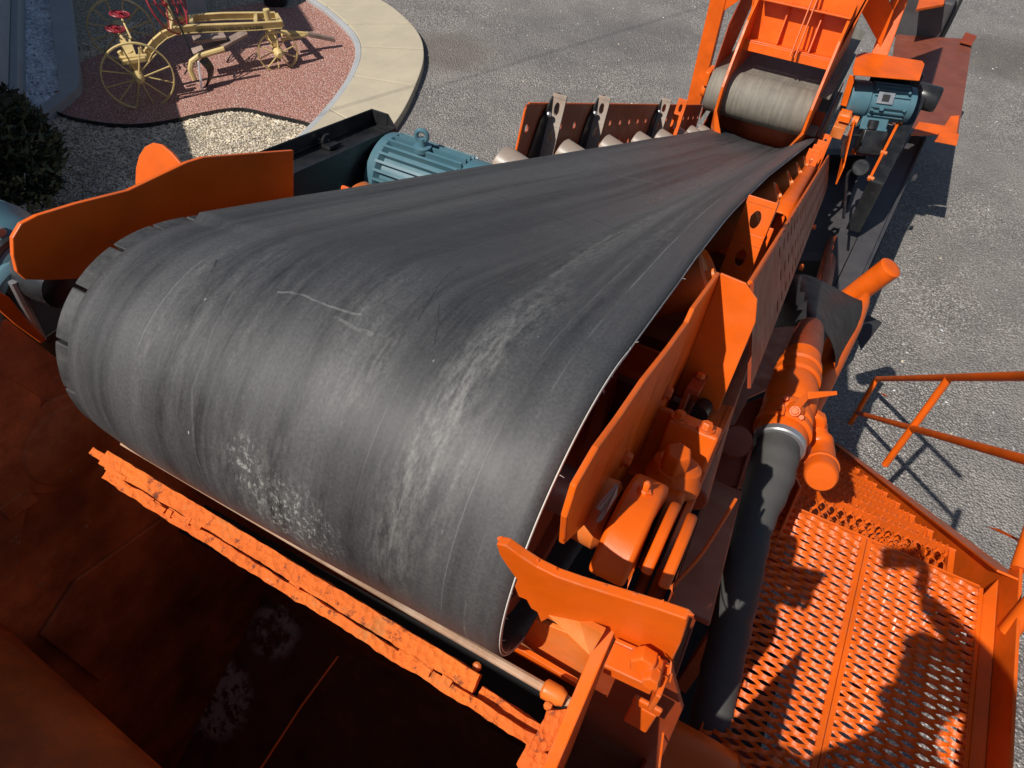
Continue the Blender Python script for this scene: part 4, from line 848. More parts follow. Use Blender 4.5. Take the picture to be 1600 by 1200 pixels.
def motor(root, c0, ax, up, R, L, nf=22, eye=True, mat='blue'):
    m = MB(); m.lathe(c0, c0 + ax * L, [(0, R * .35), (.0, R * .8), (.02, R * .97), (.06, R), (.075, R * .86), (L * .70, R * .86), (L * .71, R * .97), (L * .93, R * .96), (L * .99, R * .8), (L, R * .5)], 36); body = obj('motor_body', m, M[mat], root)
    side = ax.cross(up).normalized(); m = MB()
    for k in range(nf):
        q = 2 * math.pi * (k + .5) / nf; d = up * math.cos(q) + side * math.sin(q); t = -up * math.sin(q) + side * math.cos(q)
        m.box(c0 + ax * (L * .39) + d * (R * .92), ax * (L * .30), d * (R * .09), t * .005)
    obj('cooling_fin', m, M[mat], body, kind='stuff')
    if eye:
        e = c0 + ax * L * .36 + up * R; m = MB(); m.lathe(e - up * .01, e + up * .04, [(0, .035), (.018, .035), (.02, .016), (.05, .014)], 14); m.torus(e + up * .05, ax * .3 + side, .022, .009, 20, 8); obj('lifting_eye', m, M[mat], body)
    return body
mo = thing('drive_motor', 'large blue grey finned electric motor with lifting eye beside the conveyor', 'motor', (-1.3, 2, 3.1))
top_ = PX(640, 230, -1.46); rm = .165; c0 = V((-1.615, top_.y + .02, top_.z - rm + .002)); b_ = motor(mo, c0, EX, EZ, rm, .56, 30)
m = MB()
for s_ in (-1, 1): m.box(c0 + V((.18, s_ * .13, -.17)), EX * .14, EY * .035, EZ * .02)
m.box(c0 + V((.18, 0, -.2)), EX * .18, EY * .2, EZ * .015); obj('motor_foot', m, M['blue'], mo, .004)
m = MB(); m.box(c0 + V((.2, 0, -.27)), EX * .24, EY * .25, EZ * .012); m.box(c0 + V((.3, -.15, -.42)), EX * .012, EY * .05, EZ * .16); m.box(c0 + V((.3, .15, -.42)), EX * .012, EY * .05, EZ * .16); obj('motor_bracket', m, M['orange_shaded'], mo, .003)
# ------------------------------------------------------------------ water pipe along the right side, valve, elbow, suction hose
ZP = 3.0
pl = thing('water_pipe', 'orange painted water pipe with valve running beside the belt conveyor', 'pipe', PZ(1240, 600, ZP))
v0 = PZ(1254, 556, ZP - .03); v1 = PZ(1217, 694, ZP); vd = (v1 - v0); VL = vd.length; vd.normalize()
far = PN(1326, 262, -.50)
m = MB(); m.tube(smooth_path([v0 + vd * .02, PZ(1262, 530, ZP - .22), PN(1272, 490, -.44), PN(1290, 430, -.50), PN(1312, 330, -.5), far], 4), .060, 18); obj('long_pipe', m, M['orange_shaded'], pl)
m = MB(); k_ = VL / .42; m.lathe(v0, v1, [(0, .055), (.01, .062), (.05 * k_, .062), (.055 * k_, .072), (.075 * k_, .074), (.08 * k_, .066), (.10 * k_, .068), (.105 * k_, .078), (.13 * k_, .078), (.135 * k_, .068), (.19 * k_, .082), (.26 * k_, .082), (.28 * k_, .074), (.30 * k_, .082), (.325 * k_, .082), (.33 * k_, .074), (.345 * k_, .086), (.37 * k_, .088), (.375 * k_, .076), (.39 * k_, .080), (.415 * k_, .078), (VL, .070)], 30); va = obj('valve_body', m, M['orange'], pl, sharp=25)
toc = (EYE - v0.lerp(v1, .5)).normalized(); h0 = v0.lerp(v1, .50) + toc * .08; h1 = PZ(1262, 618, ZP + .11); h2 = PZ(1308, 614, ZP + .11)
m = MB(); sdv = (h2 - h0).normalized(); wv = sdv.cross(toc).normalized()
a = PZ(1242, 640, ZP + .1); m.prism([a + wv * .016, a - wv * .016, h1 - wv * .017, h1 + wv * .012], toc * .008); m.prism([h1 + wv * .012, h1 - wv * .012, h2 - wv * .006, h2 + wv * .006], toc * .007); obj('valve_handle', m, M['orange'], va, .002)
m = MB(); q = PZ(1242, 642, ZP + .08); m.lathe(q - toc * .03, q + toc * .03, [(0, .03), (.03, .026), (.04, .018), (.06, .016)], 12); hexnut(m, q + toc * .028, toc, .012, .01)
for uv in ((1222, 636), (1228, 622), (1252, 652)): hexnut(m, PZ(*uv, ZP + .075), toc, .009, .02)
m.tube([PZ(1221, 630, ZP + .085), PZ(1225, 640, ZP + .09), PZ(1222, 648, ZP + .085)], .005, 6); obj('valve_stem', m, M['orange'], va)
m = MB(); q = v1 - vd * .012; m.lathe(q, q + vd * .03, [(0, .076), (.004, .079), (.022, .079), (.026, .074)], 28); obj('hose_clamp', m, M['steel'], pl)
# branch with elbow and blind cap
e = [PZ(u, v, z) for u, v, z in ((1243, 622, ZP - .05), (1262, 648, ZP - .08), (1274, 676, ZP - .09), (1282, 705, ZP - .10), (1283, 738, ZP - .06))]
es = smooth_path(e, 5); m = MB(); m.tube(es, [.033] * 5 + [.036] * 3 + [.044] + [.044] + [.038] * 2 + [.046, .046] + [.044] * (len(es) - 14), 20); obj('elbow', m, M['orange'], pl)
ed = (es[-1] - es[-3]).normalized(); ed = (ed + (EYE - es[-1]).normalized() * .2).normalized(); m = MB(); q = es[-1] - ed * .05; m.lathe(q, q + ed * .09, [(0, .044), (.004, .053), (.02, .054), (.024, .05), (.07, .05), (.085, .047), (.09, .042), (.092, .0)], 30); obj('end_cap', m, M['orange'], pl)
m = MB(); q = PZ(1268, 652, ZP - .06); m.lathe(q, PZ(1272, 672, ZP - .05), [(0, .036), (.01, .045), (.035, .045), (.045, .036)], 8); obj('union_nut', m, M['orange'], pl, .002)
ho = thing('rubber_hose', 'thick black rubber hose clamped to the orange valve', 'hose', v1)
hp = smooth_path([v1 - vd * .01, v1 + vd * .03, PZ(1200, 755, ZP - .02), PZ(1176, 820, ZP - .03), PZ(1160, 895, ZP - .08), PZ(1142, 980, ZP - .2), PZ(1118, 1090, ZP - .32), PZ(1085, 1260, ZP - .5)], 6)
m = MB(); rr = []
for i in range(len(hp)): t = i / (len(hp) - 1); rr.append(.056 + .013 * math.sin(min(1, t * 2.2) * 3.14) ** 2 + (.002 * math.sin(i * 1.9)))
m.tube(hp, rr, 22); obj('hose_wall', m, M['hose'], ho)
# clip bolted to the rail, small valve
m = MB(); q = PN(1128, 640, -.08); m.torus(q, EX, .022, .008, 16, 6, .7, .1); m.box(q + V((-.004, -.02, -.05)), EX * .014, EY * .02, EZ * .028); m.cyl(q - EX * .02, q + EX * .02, .012, 10); tag(obj('pipe_clip', m, M['orange'], None, .002), 'small orange clip bolted beside the bearing plate', 'clip')
# shaded plates under the pipe with cut-outs
rp = thing('support_frame', 'shaded orange support plates and side tube below the water pipe', 'frame', PN(1190, 560, -.3))
m = MB(); m.prism([PN(u, v, -.24) for u, v in ((1182, 515), (1250, 508), (1262, 560), (1215, 600), (1170, 620), (1128, 700), (1155, 600))], EN * -.01); obj('web_plate', m, M['orange_shaded'], rp, .002)
m = MB(); m.bar(PN(1180, 515, -.05), PN(1105, 700, -.05), EX * .05, EN * .06); m.tube([PN(1215, 405, -.08), PN(1125, 655, -.08), PN(1085, 780, -.08)], .028, 14); obj('side_tube', m, M['orange_shaded'], rp, .004)
m = MB(); m.prism([PN(u, v, -.42) for u, v in ((1140, 640), (1215, 610), (1230, 660), (1160, 760), (1100, 760))], EN * -.012); obj('lower_web', m, M['orange_shaded'], rp, .004)
m = MB(); m.bar(PN(1135, 760, -.30), PN(1075, 960, -.24), EX * .09, EN * .012); m.cyl(PN(1145, 690, -.30), PN(1150, 690, -.24), .05, 20); obj('lower_rail', m, M['orange_shaded'], rp, .004)
# bolted tabs along the frame (each a small sunlit lug)
for (u, v, n) in ((1316, 264, -.05), (1272, 355, -.1), (1252, 418, -.12), (1187, 428, .0)):
    q = PN(u, v, n); m = MB(); m.box(q, EX * .012, ES * .04, EN * .008); m.cyl(q, q + EN * .02, .008, 8); obj('lug', m, M['orange'], rp, .002)
q = PN(1322, 268, -.1); m = MB(); m.prism([q + ES * .12 - EX * .05, q - EX * .06, q - ES * .1 + EX * .0, q - ES * .06 + EX * .06, q + EX * .08, q + ES * .10 + EX * .05], EN * .012); m.cyl(q + EX * .05, q + EX * .05 + EN * .04, .02, 12); obj('pivot_lug', m, M['orange'], rp, .004)
# rubber sheet hung over the pipe, open tube, raised leg
m = MB(); ZF = 2.15
fl = [[(1200, 500), (1222, 440), (1262, 428), (1330, 462), (1352, 470)], [(1198, 520), (1235, 470), (1272, 458), (1318, 482), (1345, 500)], [(1205, 540), (1245, 500), (1280, 490), (1310, 510), (1330, 540)], [(1225, 520), (1262, 512), (1290, 520), (1305, 560), (1300, 600)]]
vs = []; zz = [[2.2, 2.32, 2.30, 2.1, 2.0], [2.25, 2.42, 2.44, 2.2, 2.05], [2.3, 2.46, 2.50, 2.25, 2.0], [2.4, 2.5, 2.52, 2.2, 1.9]]
rows = [smooth_path([PZ(u, v, z) for (u, v), z in zip(r_, z_)], 4) for r_, z_ in zip(fl, zz)]; nC_ = len(rows[0])
for r_ in rows: vs += r_
m.add(vs, [[i * nC_ + k, i * nC_ + k + 1, (i + 1) * nC_ + k + 1, (i + 1) * nC_ + k] for i in range(3) for k in range(nC_ - 1)], True)
fo_ = obj('rubber_sheet', m, M['flap'], None, sharp=70); sd = fo_.modifiers.new('thickness', 'SOLIDIFY'); sd.thickness = .008; sd.offset = 0; ss = fo_.modifiers.new('smooth', 'SUBSURF'); ss.levels = 1; ss.render_levels = 2; tag(fo_, 'black rubber sheet draped over the pipe beside the orange tube', 'rubber sheet')
m = MB(); m.prism([PZ(u, v, 1.5) for u, v in ((1355, 492), (1378, 505), (1345, 548), (1340, 530), (1325, 545))], (0, 0, .006)); tag(obj('torn_rubber_flap', m, M['flap']), 'torn black rubber flap hanging beyond the raised orange leg', 'rubber flap')
ot = thing('prop_leg', 'orange tubular prop leg with open round tube rising on the right of the conveyor', 'support leg', PZ(1300, 560, 1.9))
a, b = PZ(1393, 417, 2.12), PZ(1325, 468, 1.80); m = MB(); m.lathe(a, b, [(0, .0), (-.006, .04), (.0, .064), (.006, .070), ((b - a).length, .068)], 30); obj('cross_tube', m, M['orange'], ot)
m = MB(); m.tube([PZ(1353, 462, 1.98), PZ(1346, 474, 1.98), PZ(1325, 510, 1.99), PZ(1290, 575, 2.0), PZ(1235, 680, 2.0)], [.024, .044, .070, .076, .076], 20); obj('leg_tube', m, M['orange'], ot)
# ------------------------------------------------------------------ expanded metal walkway, stairs and rails
ZW = 2.68
wk = thing('walkway', 'orange expanded metal walkway with stairs and handrail at lower right', 'walkway', (.6, 1.2, ZW))
def mesh_panel(o, ex, ey, W_, D_, LW, SW, parent, nm='grating', sw=.0122, th=.004, mat='orange', tilt=.6):
    # raised expanded metal: wavy strands that meet at the bonds
    m = MB(); o, ex, ey = V(o), V(ex), V(ey); nz = ex.cross(ey).normalized(); h = SW / 2; N = int(D_ / h); seg = max(6, int(W_ / LW * 14)); amp = h / 2
    for k in range(N + 1):
        s_ = 1 if k % 2 else -1; vs = []
        for i in range(seg + 1):
            x = W_ * i / seg; ph = 2 * math.pi * x / LW; wv = math.cos(ph); wv = math.copysign(abs(wv) ** .85, wv); y = k * h + s_ * amp * wv; dz = -s_ * wv * .0045
            if y < 0 or y > D_: y = max(0, min(D_, y))
            p = o + ex * x + ey * y + nz * dz; t = (ey * math.cos(tilt) + nz * math.sin(tilt)) * sw / 2; q = (nz * math.cos(tilt) - ey * math.sin(tilt)) * th / 2
            vs += [p - t - q, p + t - q, p + t + q, p - t + q]
        fs = []
        for i in range(seg):
            for c in range(4): fs.append([i * 4 + c, i * 4 + (c + 1) % 4, (i + 1) * 4 + (c + 1) % 4, (i + 1) * 4 + c])
        m.add(vs, fs)
    g = obj(nm, m, M[mat], parent); g['kind'] = 'stuff'; return g
xl0, xl1, xm = PZ(1120, 1150, ZW).x + .0, PZ(1531, 915, ZW).x, PZ(1320, 1000, ZW).x
y1 = PZ(1531, 918, ZW).y; y0 = -.45
xl0 = PZ(1225, 800, ZW).x - .03
mesh_panel((xl0, y0, ZW), EX, EY, xm - xl0 - .012, y1 - y0, .078, .030, wk)
mesh_panel((xm + .012, y0, ZW), EX, EY, xl1 - xm - .012, y1 - y0, .078, .030, wk)
m = MB(); m.bar((xm - .009, y0, ZW), (xm - .009, y1, ZW), EX * .017, EZ * .012); m.bar((xm + .009, y0, ZW), (xm + .009, y1, ZW), EX * .015, EZ * .010); obj('seam_bar', m, M['orange'], wk, .002)
m = MB(); m.bar((xl0 - .004, y0, ZW - .03), (xl0 - .004, y1, ZW - .03), EX * .006, EZ * .07); m.bar((xl1 + .004, y0, ZW - .01), (xl1 + .004, y1, ZW - .01), EX * .012, EZ * .03); m.bar((xl0, y1 + .003, ZW - .04), (xl1, y1 + .003, ZW - .04), EY * .006, EZ * .09)
obj('edge_angle', m, M['orange'], wk, .002)
for y in (.1, .75, 1.35): m = MB(); m.bar((xl0, y, ZW - .06), (xl1, y, ZW - .06), EY * .04, EZ * .08); obj('joist', m, M['orange_shaded'], wk, .002)
for y in (-.38, 1.48):
    for x in (xl0 + .05, xl1 - .03): m = MB(); m.bar((x, y, 0), (x, y, ZW - .10), EX * .06, EY * .06); obj('leg', m, M['orange_shaded'], wk, .003)
# outer side plate of walkway, and stair stringer falling away
xs_ = xl1 + .045
m = MB(); m.prism([(xs_, y0, ZW - .16), (xs_, y1 + .06, ZW - .16), (xs_, y1 + .06, ZW + .11), (xs_, y1 + .03, ZW + .13), (xs_, y0, ZW + .13)], EX * .010); m.prism([(xl1 + .012, y0, ZW + .0), (xl1 + .012, y1 - .02, ZW + .0), (xs_ - .002, y1 + .05, ZW + .02), (xs_ - .002, y0, ZW + .02)], EZ * -.008); obj('toe_plate', m, M['orange'], wk, .003)
S0 = V((xs_ + .0015, y1 - .01, ZW + .128)); S1 = PX(1306, 690, xs_); dS = (S1 - S0).normalized(); nS = EX.cross(dS); nS = nS if nS.z > 0 else -nS
st0 = [S0, S1 + dS * .2, S1 + dS * .2 - nS * .24, S0 - nS * .24]
m = MB(); m.prism(st0, EX * .009); m.prism([S0 - nS * .0, S1, S1 - EX * .06, S0 - EX * .06], nS * -.008); obj('stair_stringer', m, M['orange'], wk, .003)
st1 = [p + EX * (xl0 - xs_ + .04) for p in st0]; m = MB(); m.prism(st1, EX * -.009); obj('stair_stringer', m, M['orange'], wk, .003)
rise = .215; slope = -dS.z / dS.y; go = rise / slope
tr = None
for k in range(1, 12):
    z = ZW - rise * k + .02; y = y1 + .02 + go * (k - 1)
    if z < .15: break
    if tr is None:
        tr = bpy.data.objects.new('stair_tread', None); COL.objects.link(tr); tr.parent = wk; tr.location = V((xl0, y, z)) - wk.location
        mesh_panel((xl0 + .05, y, z), EY, EX, .225, xl1 - xl0 - .08, .075, .034, tr, 'tread_mesh', .0115, .0035)
        m = MB(); m.bar((xl0 + .04, y + .24, z - .015), (xl1, y + .24, z - .015), EY * .006, EZ * .045); m.bar((xl0 + .04, y - .006, z - .015), (xl1, y - .006, z - .015), EY * .006, EZ * .04); m.bar((xl1 - .012, y, z - .01), (xl1 - .012, y + .24, z - .01), EX * .02, EZ * .03); obj('tread_nosing', m, M['orange'], tr, .0015)
        m = MB(); 
        for i in range(26): x = xl0 + .06 + i * (xl1 - xl0 - .08) / 26; m.prism([(x, y + .235, z + .006), (x + .014, y + .235, z + .006), (x + .007, y + .235, z + .022)], EY * .006)
        obj('tread_teeth', m, M['orange'], tr, kind='stuff')
    else: dup(tr, wk, V((xl0, y, z)) - wk.location)
# rails
def rail(pts, r, nm='handrail'): m = MB(); m.tube(pts, r, 16); return obj(nm, m, M['orange'], wk)
xr = xs_ + .03
rail([PX(1369, 592, xr), PX(1480, 590, xr), PX(1640, 587, xr)], .021); rail([PX(1340, 645, xr), PX(1640, 729, xr)], .019, 'mid_rail')
rail([PX(1371, 590, xr), PX(1342, 640, xr), PX(1305, 700, xr)], .021, 'post'); rail([PX(1482, 592, xr), PX(1432, 660, xr), PX(1383, 726, xr)], .021, 'post')
rail([PX(1660, 690, xr), V((xs_ + .006, y1 + .03, ZW + .12))], .026, 'post'); rail([PX(1680, 860, xr), V((xs_ + .014, y1 - .16, ZW + .06))], .026, 'post')
m = MB(); q = PX(1375, 612, xr); m.prism([q, PX(1390, 620, xr), PX(1380, 618, xr)], EX * .01); m.prism([PX(u, v, xr) for u, v in ((1540, 822), (1575, 838), (1590, 846), (1588, 840), (1560, 826))], EX * .008); obj('rail_tab', m, M['orange'], wk, .002)
# ------------------------------------------------------------------ the photographer, whose shade lies on the walkway
def skin(name, verts, edges, radii, mat, parent, sub=2):
    me = bpy.data.meshes.new(name); off = wpos(parent); me.from_pydata([tuple(V(v) - off) for v in verts], edges, []); o = bpy.data.objects.new(name, me); COL.objects.link(o); o.parent = parent
    md = o.modifiers.new('skin', 'SKIN'); lay = me.skin_vertices[0] if me.skin_vertices else None
    if lay is None: me.attributes  # created with the modifier
    for i, r in enumerate(radii): me.skin_vertices[0].data[i].radius = (r, r) if not isinstance(r, tuple) else r
    me.skin_vertices[0].data[0].use_root = True
    s2 = o.modifiers.new('smooth', 'SUBSURF'); s2.levels = 1; s2.render_levels = sub; me.materials.append(M[mat]); return o
PB = V((.385, -.26, ZW + .02)); HDc = V((.272, -.12, 4.30))
pe = thing('person', 'photographer holding up a phone, shade of head and raised arm on the walkway', 'person', PB)
hip = V((.365, -.24, 3.58)); ch = V((.33, -.20, 3.98)); nk = V((.295, -.15, 4.14)); fwd = V((-.35, .94, 0)).normalized(); rt = V((.94, .35, 0))
vt = [hip, hip + rt * .09 + V((0, 0, -.05)), PB + rt * .11 + V((0, .02, .47)), PB + rt * .12 + V((0, 0, .06)), PB + rt * .12 + fwd * .17 + V((0, 0, .03)),
      hip - rt * .09 + V((0, 0, -.05)), PB - rt * .11 + V((0, .02, .47)), PB - rt * .12 + V((0, 0, .06)), PB - rt * .12 + fwd * .17 + V((0, 0, .03)),
      (hip + ch) / 2, ch, nk, HDc - V((0, 0, .04)), HDc + V((0, 0, .07)), ch + rt * .20 + V((0, 0, .06)), V((.41, -.06, 4.44)), V((.13, -.05, 4.64)), ch - rt * .19 + V((0, 0, .06)), V((.10, -.28, 3.74)), V((.13, -.22, 3.48))]
ed = [(0, 1), (1, 2), (2, 3), (3, 4), (0, 5), (5, 6), (6, 7), (7, 8), (0, 9), (9, 10), (10, 11), (11, 12), (12, 13), (10, 14), (14, 15), (15, 16), (10, 17), (17, 18), (18, 19)]
ra = [.17, .115, .08, .058, .045, .115, .08, .058, .045, .175, .195, .058, .088, .085, .075, .055, .032, .075, .055, .032]
bo = skin('body', vt, ed, ra, 'skin', pe)
# freeze the grown surface so that jacket, trousers, shoes and bare skin follow the one body
dg = bpy.context.evaluated_depsgraph_get(); me2 = bpy.data.meshes.new_from_object(bo.evaluated_get(dg)); bo.modifiers.clear(); bo.data = me2; me2.materials.clear()
for k_ in ('skin', 'cloth', 'trousers', 'matte_black'): me2.materials.append(M[k_])
for p_ in me2.polygons:
    c_ = p_.center + PB; near_hand = min((c_ - vt[16]).length, (c_ - vt[19]).length)
    p_.material_index = 3 if c_.z < PB.z + .10 else 2 if c_.z < hip.z + .02 and (c_ - vt[19]).length > .16 else 0 if (near_hand < .07 or (c_.z > nk.z - .01 and (c_ - HDc).length < .2)) else 1
    p_.use_smooth = True
for sg, wr in ((1, vt[16]), (-1, vt[19])):
    hv = []; he = []; hr = []; tgt = EYE - FWD * .03 + RIGHT * .09 if sg > 0 else wr + V((.01, .06, -.15))
    hv = [wr, wr.lerp(tgt, .55)]; he = [(0, 1)]; hr = [.024, .028]
    for k in range(4):
        b = len(hv); base = hv[1] + DOWN * (.012 * (k - 1.5)) ; tip = tgt + DOWN * (.02 * (k - 1.5)) - FWD * .012
        hv += [base.lerp(tgt, .5) - FWD * .018 + DOWN * (.012 * (k - 1.5)), tip]; he += [(1, b), (b, b + 1)]; hr += [.0085, .0075]
    b = len(hv); hv += [hv[1] + DOWN * .03, tgt + DOWN * .035 - FWD * .01]; he += [(1, b), (b, b + 1)]; hr += [.010, .0085]
    skin('hand', hv, he, hr, 'skin', pe, 1)
m = MB(); cc = HDc + V((0, 0, .075)); m.lathe(cc, cc + V((0, .02, .16)), [(0, .096), (.03, .100), (.07, .088), (.10, .055), (.112, .0)], 24); m.prism([cc + rt * .09 + V((0, 0, .012)), cc - rt * .09 + V((0, 0, .012)), cc - rt * .06 + fwd * .12 + V((0, 0, .02)), cc + fwd * .15 + V((0, 0, .022)), cc + rt * .06 + fwd * .12 + V((0, 0, .02))], (0, 0, .006)); obj('cap', m, M['cloth'], pe)
m = MB(); q = HDc; 
for sg in (-1, 1): m.lathe(q + fwd * .082 + rt * .032 * sg + V((0, 0, .012)), q + fwd * .1 + rt * .032 * sg + V((0, 0, .012)), [(0, .012), (.008, .011), (.013, .004)], 10); m.box(q + rt * .095 * sg, rt * .008, fwd * .018, EZ * .03)
m.prism([q + fwd * .085 + V((0, 0, .01)), q + fwd * .085 + rt * .015 - V((0, 0, .035)), q + fwd * .115 - V((0, 0, .032)), q + fwd * .085 - rt * .015 - V((0, 0, .035))], fwd * .004); m.box(q + fwd * .088 - V((0, 0, .062)), rt * .024, fwd * .005, EZ * .004); obj('face', m, M['skin'], pe, .003)
m = MB(); m.box(EYE - FWD * .032 + RIGHT * .03 + DOWN * .0, RIGHT * .077, DOWN * .037, FWD * .0045); tag(obj('phone', m, M['phone'], None, .006), 'black phone held up by the photographer over the chute', 'phone')
# ------------------------------------------------------------------ feeder hopper over the far end of the belt
fe = thing('feed_hopper', 'orange feed hopper with grey belt feeder drum over the far end of the conveyor', 'hopper', (-.75, 6.2, 1.3))
yc, zc, rf = 6.10, 1.88, .18
m = MB(); m.lathe((-1.20, yc, zc), (-.34, yc, zc), [(0, rf * .7), (0, rf - .01), (.03, rf), (.45, rf + .006), (.83, rf), (.86, rf - .01), (.86, rf * .7)], 48); obj('feed_belt', m, M['feed_belt'], fe)
m = MB(); m.torus((-.83, yc, zc), EX, rf + .001, .0035, 60, 6); obj('belt_lacing', m, M['black'], fe)
m = MB(); m.prism([(-1.21, yc, zc + rf - .005), (-.23, yc, zc + rf - .005), (-.23, yc + 2.4, zc + rf - .3), (-1.21, yc + 2.4, zc + rf - .3)], (0, 0, -.02)); m.prism([(-1.21, yc, zc - rf + .005), (-.23, yc, zc - rf + .005), (-.23, yc + 2.4, zc - rf - .2), (-1.21, yc + 2.4, zc - rf - .2)], (0, 0, .02)); obj('belt_run', m, M['feed_belt'], fe)
YP = yc - .25
def pyx(lst, y, vec, nm, mat='orange', bev=.003): m = MB(); m.prism([PY(u, v, y) for u, v in lst], vec); return obj(nm, m, M[mat], fe, bev)
# side cheeks, bent at the lower front
xL_, xR_ = -1.06, -.33
for x, pts, tipv in ((xL_, None, .10), (xR_, None, -.14)):
    fr = [(yc - .30, zc - .04), (yc - .27, zc + .16), (yc - .16, zc + .32), (yc + .05, zc + .58), (yc + .35, zc + .75), (yc + 1.6, zc + .8), (yc + 1.6, zc - .05), (yc + .1, zc - .16), (yc - .22, zc - .22)]
    m = MB(); m.prism([(x, y, z) for y, z in fr], EX * .022); obj('side_cheek', m, M['orange'], fe, .003)
    m = MB(); m.prism([(x, yc - .305, zc - .02), (x + .022, yc - .305, zc - .02), (x + tipv + .04, yc - .34, zc - .25), (x + tipv - .03 if tipv > 0 else x + tipv, yc - .34, zc - .25), (x, yc - .25, zc - .20)], (0, -.01, 0)); obj('deflector', m, M['orange'], fe, .002)
m = MB(); m.prism([(xL_ - .14, yc - .05, zc + .12), (xL_ - .14, yc + .12, zc + .48), (xL_ - .14, yc + .6, zc + .75), (xL_ - .14, yc + 1.2, zc + .6), (xL_ - .14, yc + .4, zc - .0), (xL_ - .14, yc + .1, zc - .25), (xL_ - .14, yc - .08, zc - .25)], EX * -.01); obj('outer_cheek', m, M['orange_shaded'], fe, .003)
m = MB(); q = V((xL_ - .165, yc, zc - .02)); m.lathe(q - EX * .04, q, [(0, .06), (.03, .07), (.04, .07)], 16); m.box(q + V((-.01, .0, .12)), EX * .02, EY * .08, EZ * .06); obj('bearing', m, M['orange'], fe, .006)
# hopper front wall with gate, ribs and sill
wy0, wz0 = yc + .28, zc + .36; wy1, wz1 = yc + .62, zc + 1.7; wd = V((0, wy1 - wy0, wz1 - wz0)); wn = EX.cross(wd.normalized()); wn = wn if wn.y < 0 else -wn
def wallp(x, t, o=0.0): return V((x, wy0, wz0)) + wd * t + wn * o
m = MB(); m.prism([wallp(xL_ + .02, 0), wallp(xR_ - .004, 0), wallp(xR_ + .2, 1), wallp(xL_ - .25, 1)], -wn * .012); obj('front_wall', m, M['orange'], fe, .002)
m = MB(); m.prism([wallp(xL_ + .02, .0, .006), wallp(xR_ - .004, .0, .006), wallp(xR_ - .004, .0, .16), wallp(xL_ + .02, .0, .16)], wd.normalized() * .012); m.prism([wallp(xL_ + .02, .0, .16), wallp(xR_ - .004, .0, .16), wallp(xR_ - .004, -.05, .16), wallp(xL_ + .02, -.05, .16)], wn * .012); obj('sill', m, M['orange'], fe, .002)
m = MB(); m.prism([wallp(xL_ + .04, .22, .006), wallp(xR_ + .02, .22, .006), wallp(xR_ + .02, .22, .15), wallp(xL_ + .04, .22, .15)], wd.normalized() * .012); obj('cross_rib', m, M['orange'], fe, .002)
for x, o in ((xL_ + .26, .1), (xR_ - .20, .15)):
    m = MB(); m.prism([wallp(x, .012, .008), wallp(x, .24, .008), wallp(x, .20, o * .5), wallp(x, .012, o)], EX * .012); obj('upright_rib', m, M['orange'], fe, .002)
m = MB(); m.prism([(-1.16, yc + .2, 1.0), (-.22, yc + .2, 1.0), (-.22, yc + .2, zc - .05), (-1.16, yc + .2, zc - .05)], (0, .01, 0)); obj('back_plate', m, M['orange_shaded'], fe, .002)
m = MB(); m.prism([(-1.16, yc - .1, 1.0), (-1.16, yc + 1.0, 1.0), (-1.16, yc + 1.0, zc - .1), (-1.16, yc - .1, zc - .3)], EX * -.01); m.prism([(-.21, yc - .1, 1.0), (-.21, yc + 1.0, 1.0), (-.21, yc + 1.0, zc - .1), (-.21, yc - .1, zc - .3)], EX * .01); obj('loading_skirt', m, M['orange_shaded'], fe, .002)
for dx in (-.018, .018):
    m = MB(); m.bar(wallp(xL_ + .44 + dx, -.02, .24), wallp(xL_ + .44 + dx, .40, .07), EX * .01, wn * .05); obj('gate_arm', m, M['orange'], fe, .002)
m = MB(); m.cyl(wallp(xL_ + .42, .39, .09), wallp(xL_ + .46, .39, .09), .02, 10); m.box(wallp(xL_ + .44, .37, .1), EX * .012, wd.normalized() * .03, wn * .02); obj('gate_pivot', m, M['black'], fe)
for x in (-1.0, -.62): m = MB(); m.box(wallp(x + .12, .52, .004), EX * .13, wd.normalized() * .008, wn * .004); obj('wall_slot', m, M['orange_shaded'], fe)
for x0, x1 in ((xL_ + .005, xL_ - .26), (xR_ + .010, xR_ + .21)): m = MB(); m.prism([wallp(x0, .0), wallp(x1, 1), wallp(x1, 1) + EY * 1.5, wallp(x0, 0) + EY * 1.7], EX * .012); obj('side_wall', m, M['orange'], fe, .002)
# hopper legs and gussets
p0 = PY(1084, 166, 7.35); p1 = PY(1128, -20, 7.35)
m = MB(); m.bar(p0 - EZ * .4, p1 + EZ * .4, EX * .15, EY * .10); obj('hopper_leg', m, M['orange'], fe, .006)
m = MB(); m.prism([PY(u, v, 7.31) for u, v in ((1112, 30), (1117, -10), (1170, -10), (1150, 4))], (0, .012, 0)); obj('leg_gusset', m, M['orange'], fe, .002)
a = PY(1372, 92, 6.9); b = PY(1416, -30, 7.2); m = MB(); m.bar(a, b, EX * .13, EY * .06); obj('hopper_leg', m, M['orange'], fe, .006)
m = MB(); m.prism([PY(u, v, 6.92) for u, v in ((1330, -10), (1384, -10), (1396, 18), (1370, 90), (1374, 70))], (0, .012, 0)); obj('leg_gusset', m, M['orange'], fe, .002)
m = MB(); m.bar(PY(1385, 20, 6.96), PY(1375, -20, 6.96), EX * .02, EY * .05); m.bar(PY(1392, 18, 6.96), PY(1412, -20, 6.96), EX * .03, EY * .05); obj('brace_flange', m, M['orange'], fe, .002)
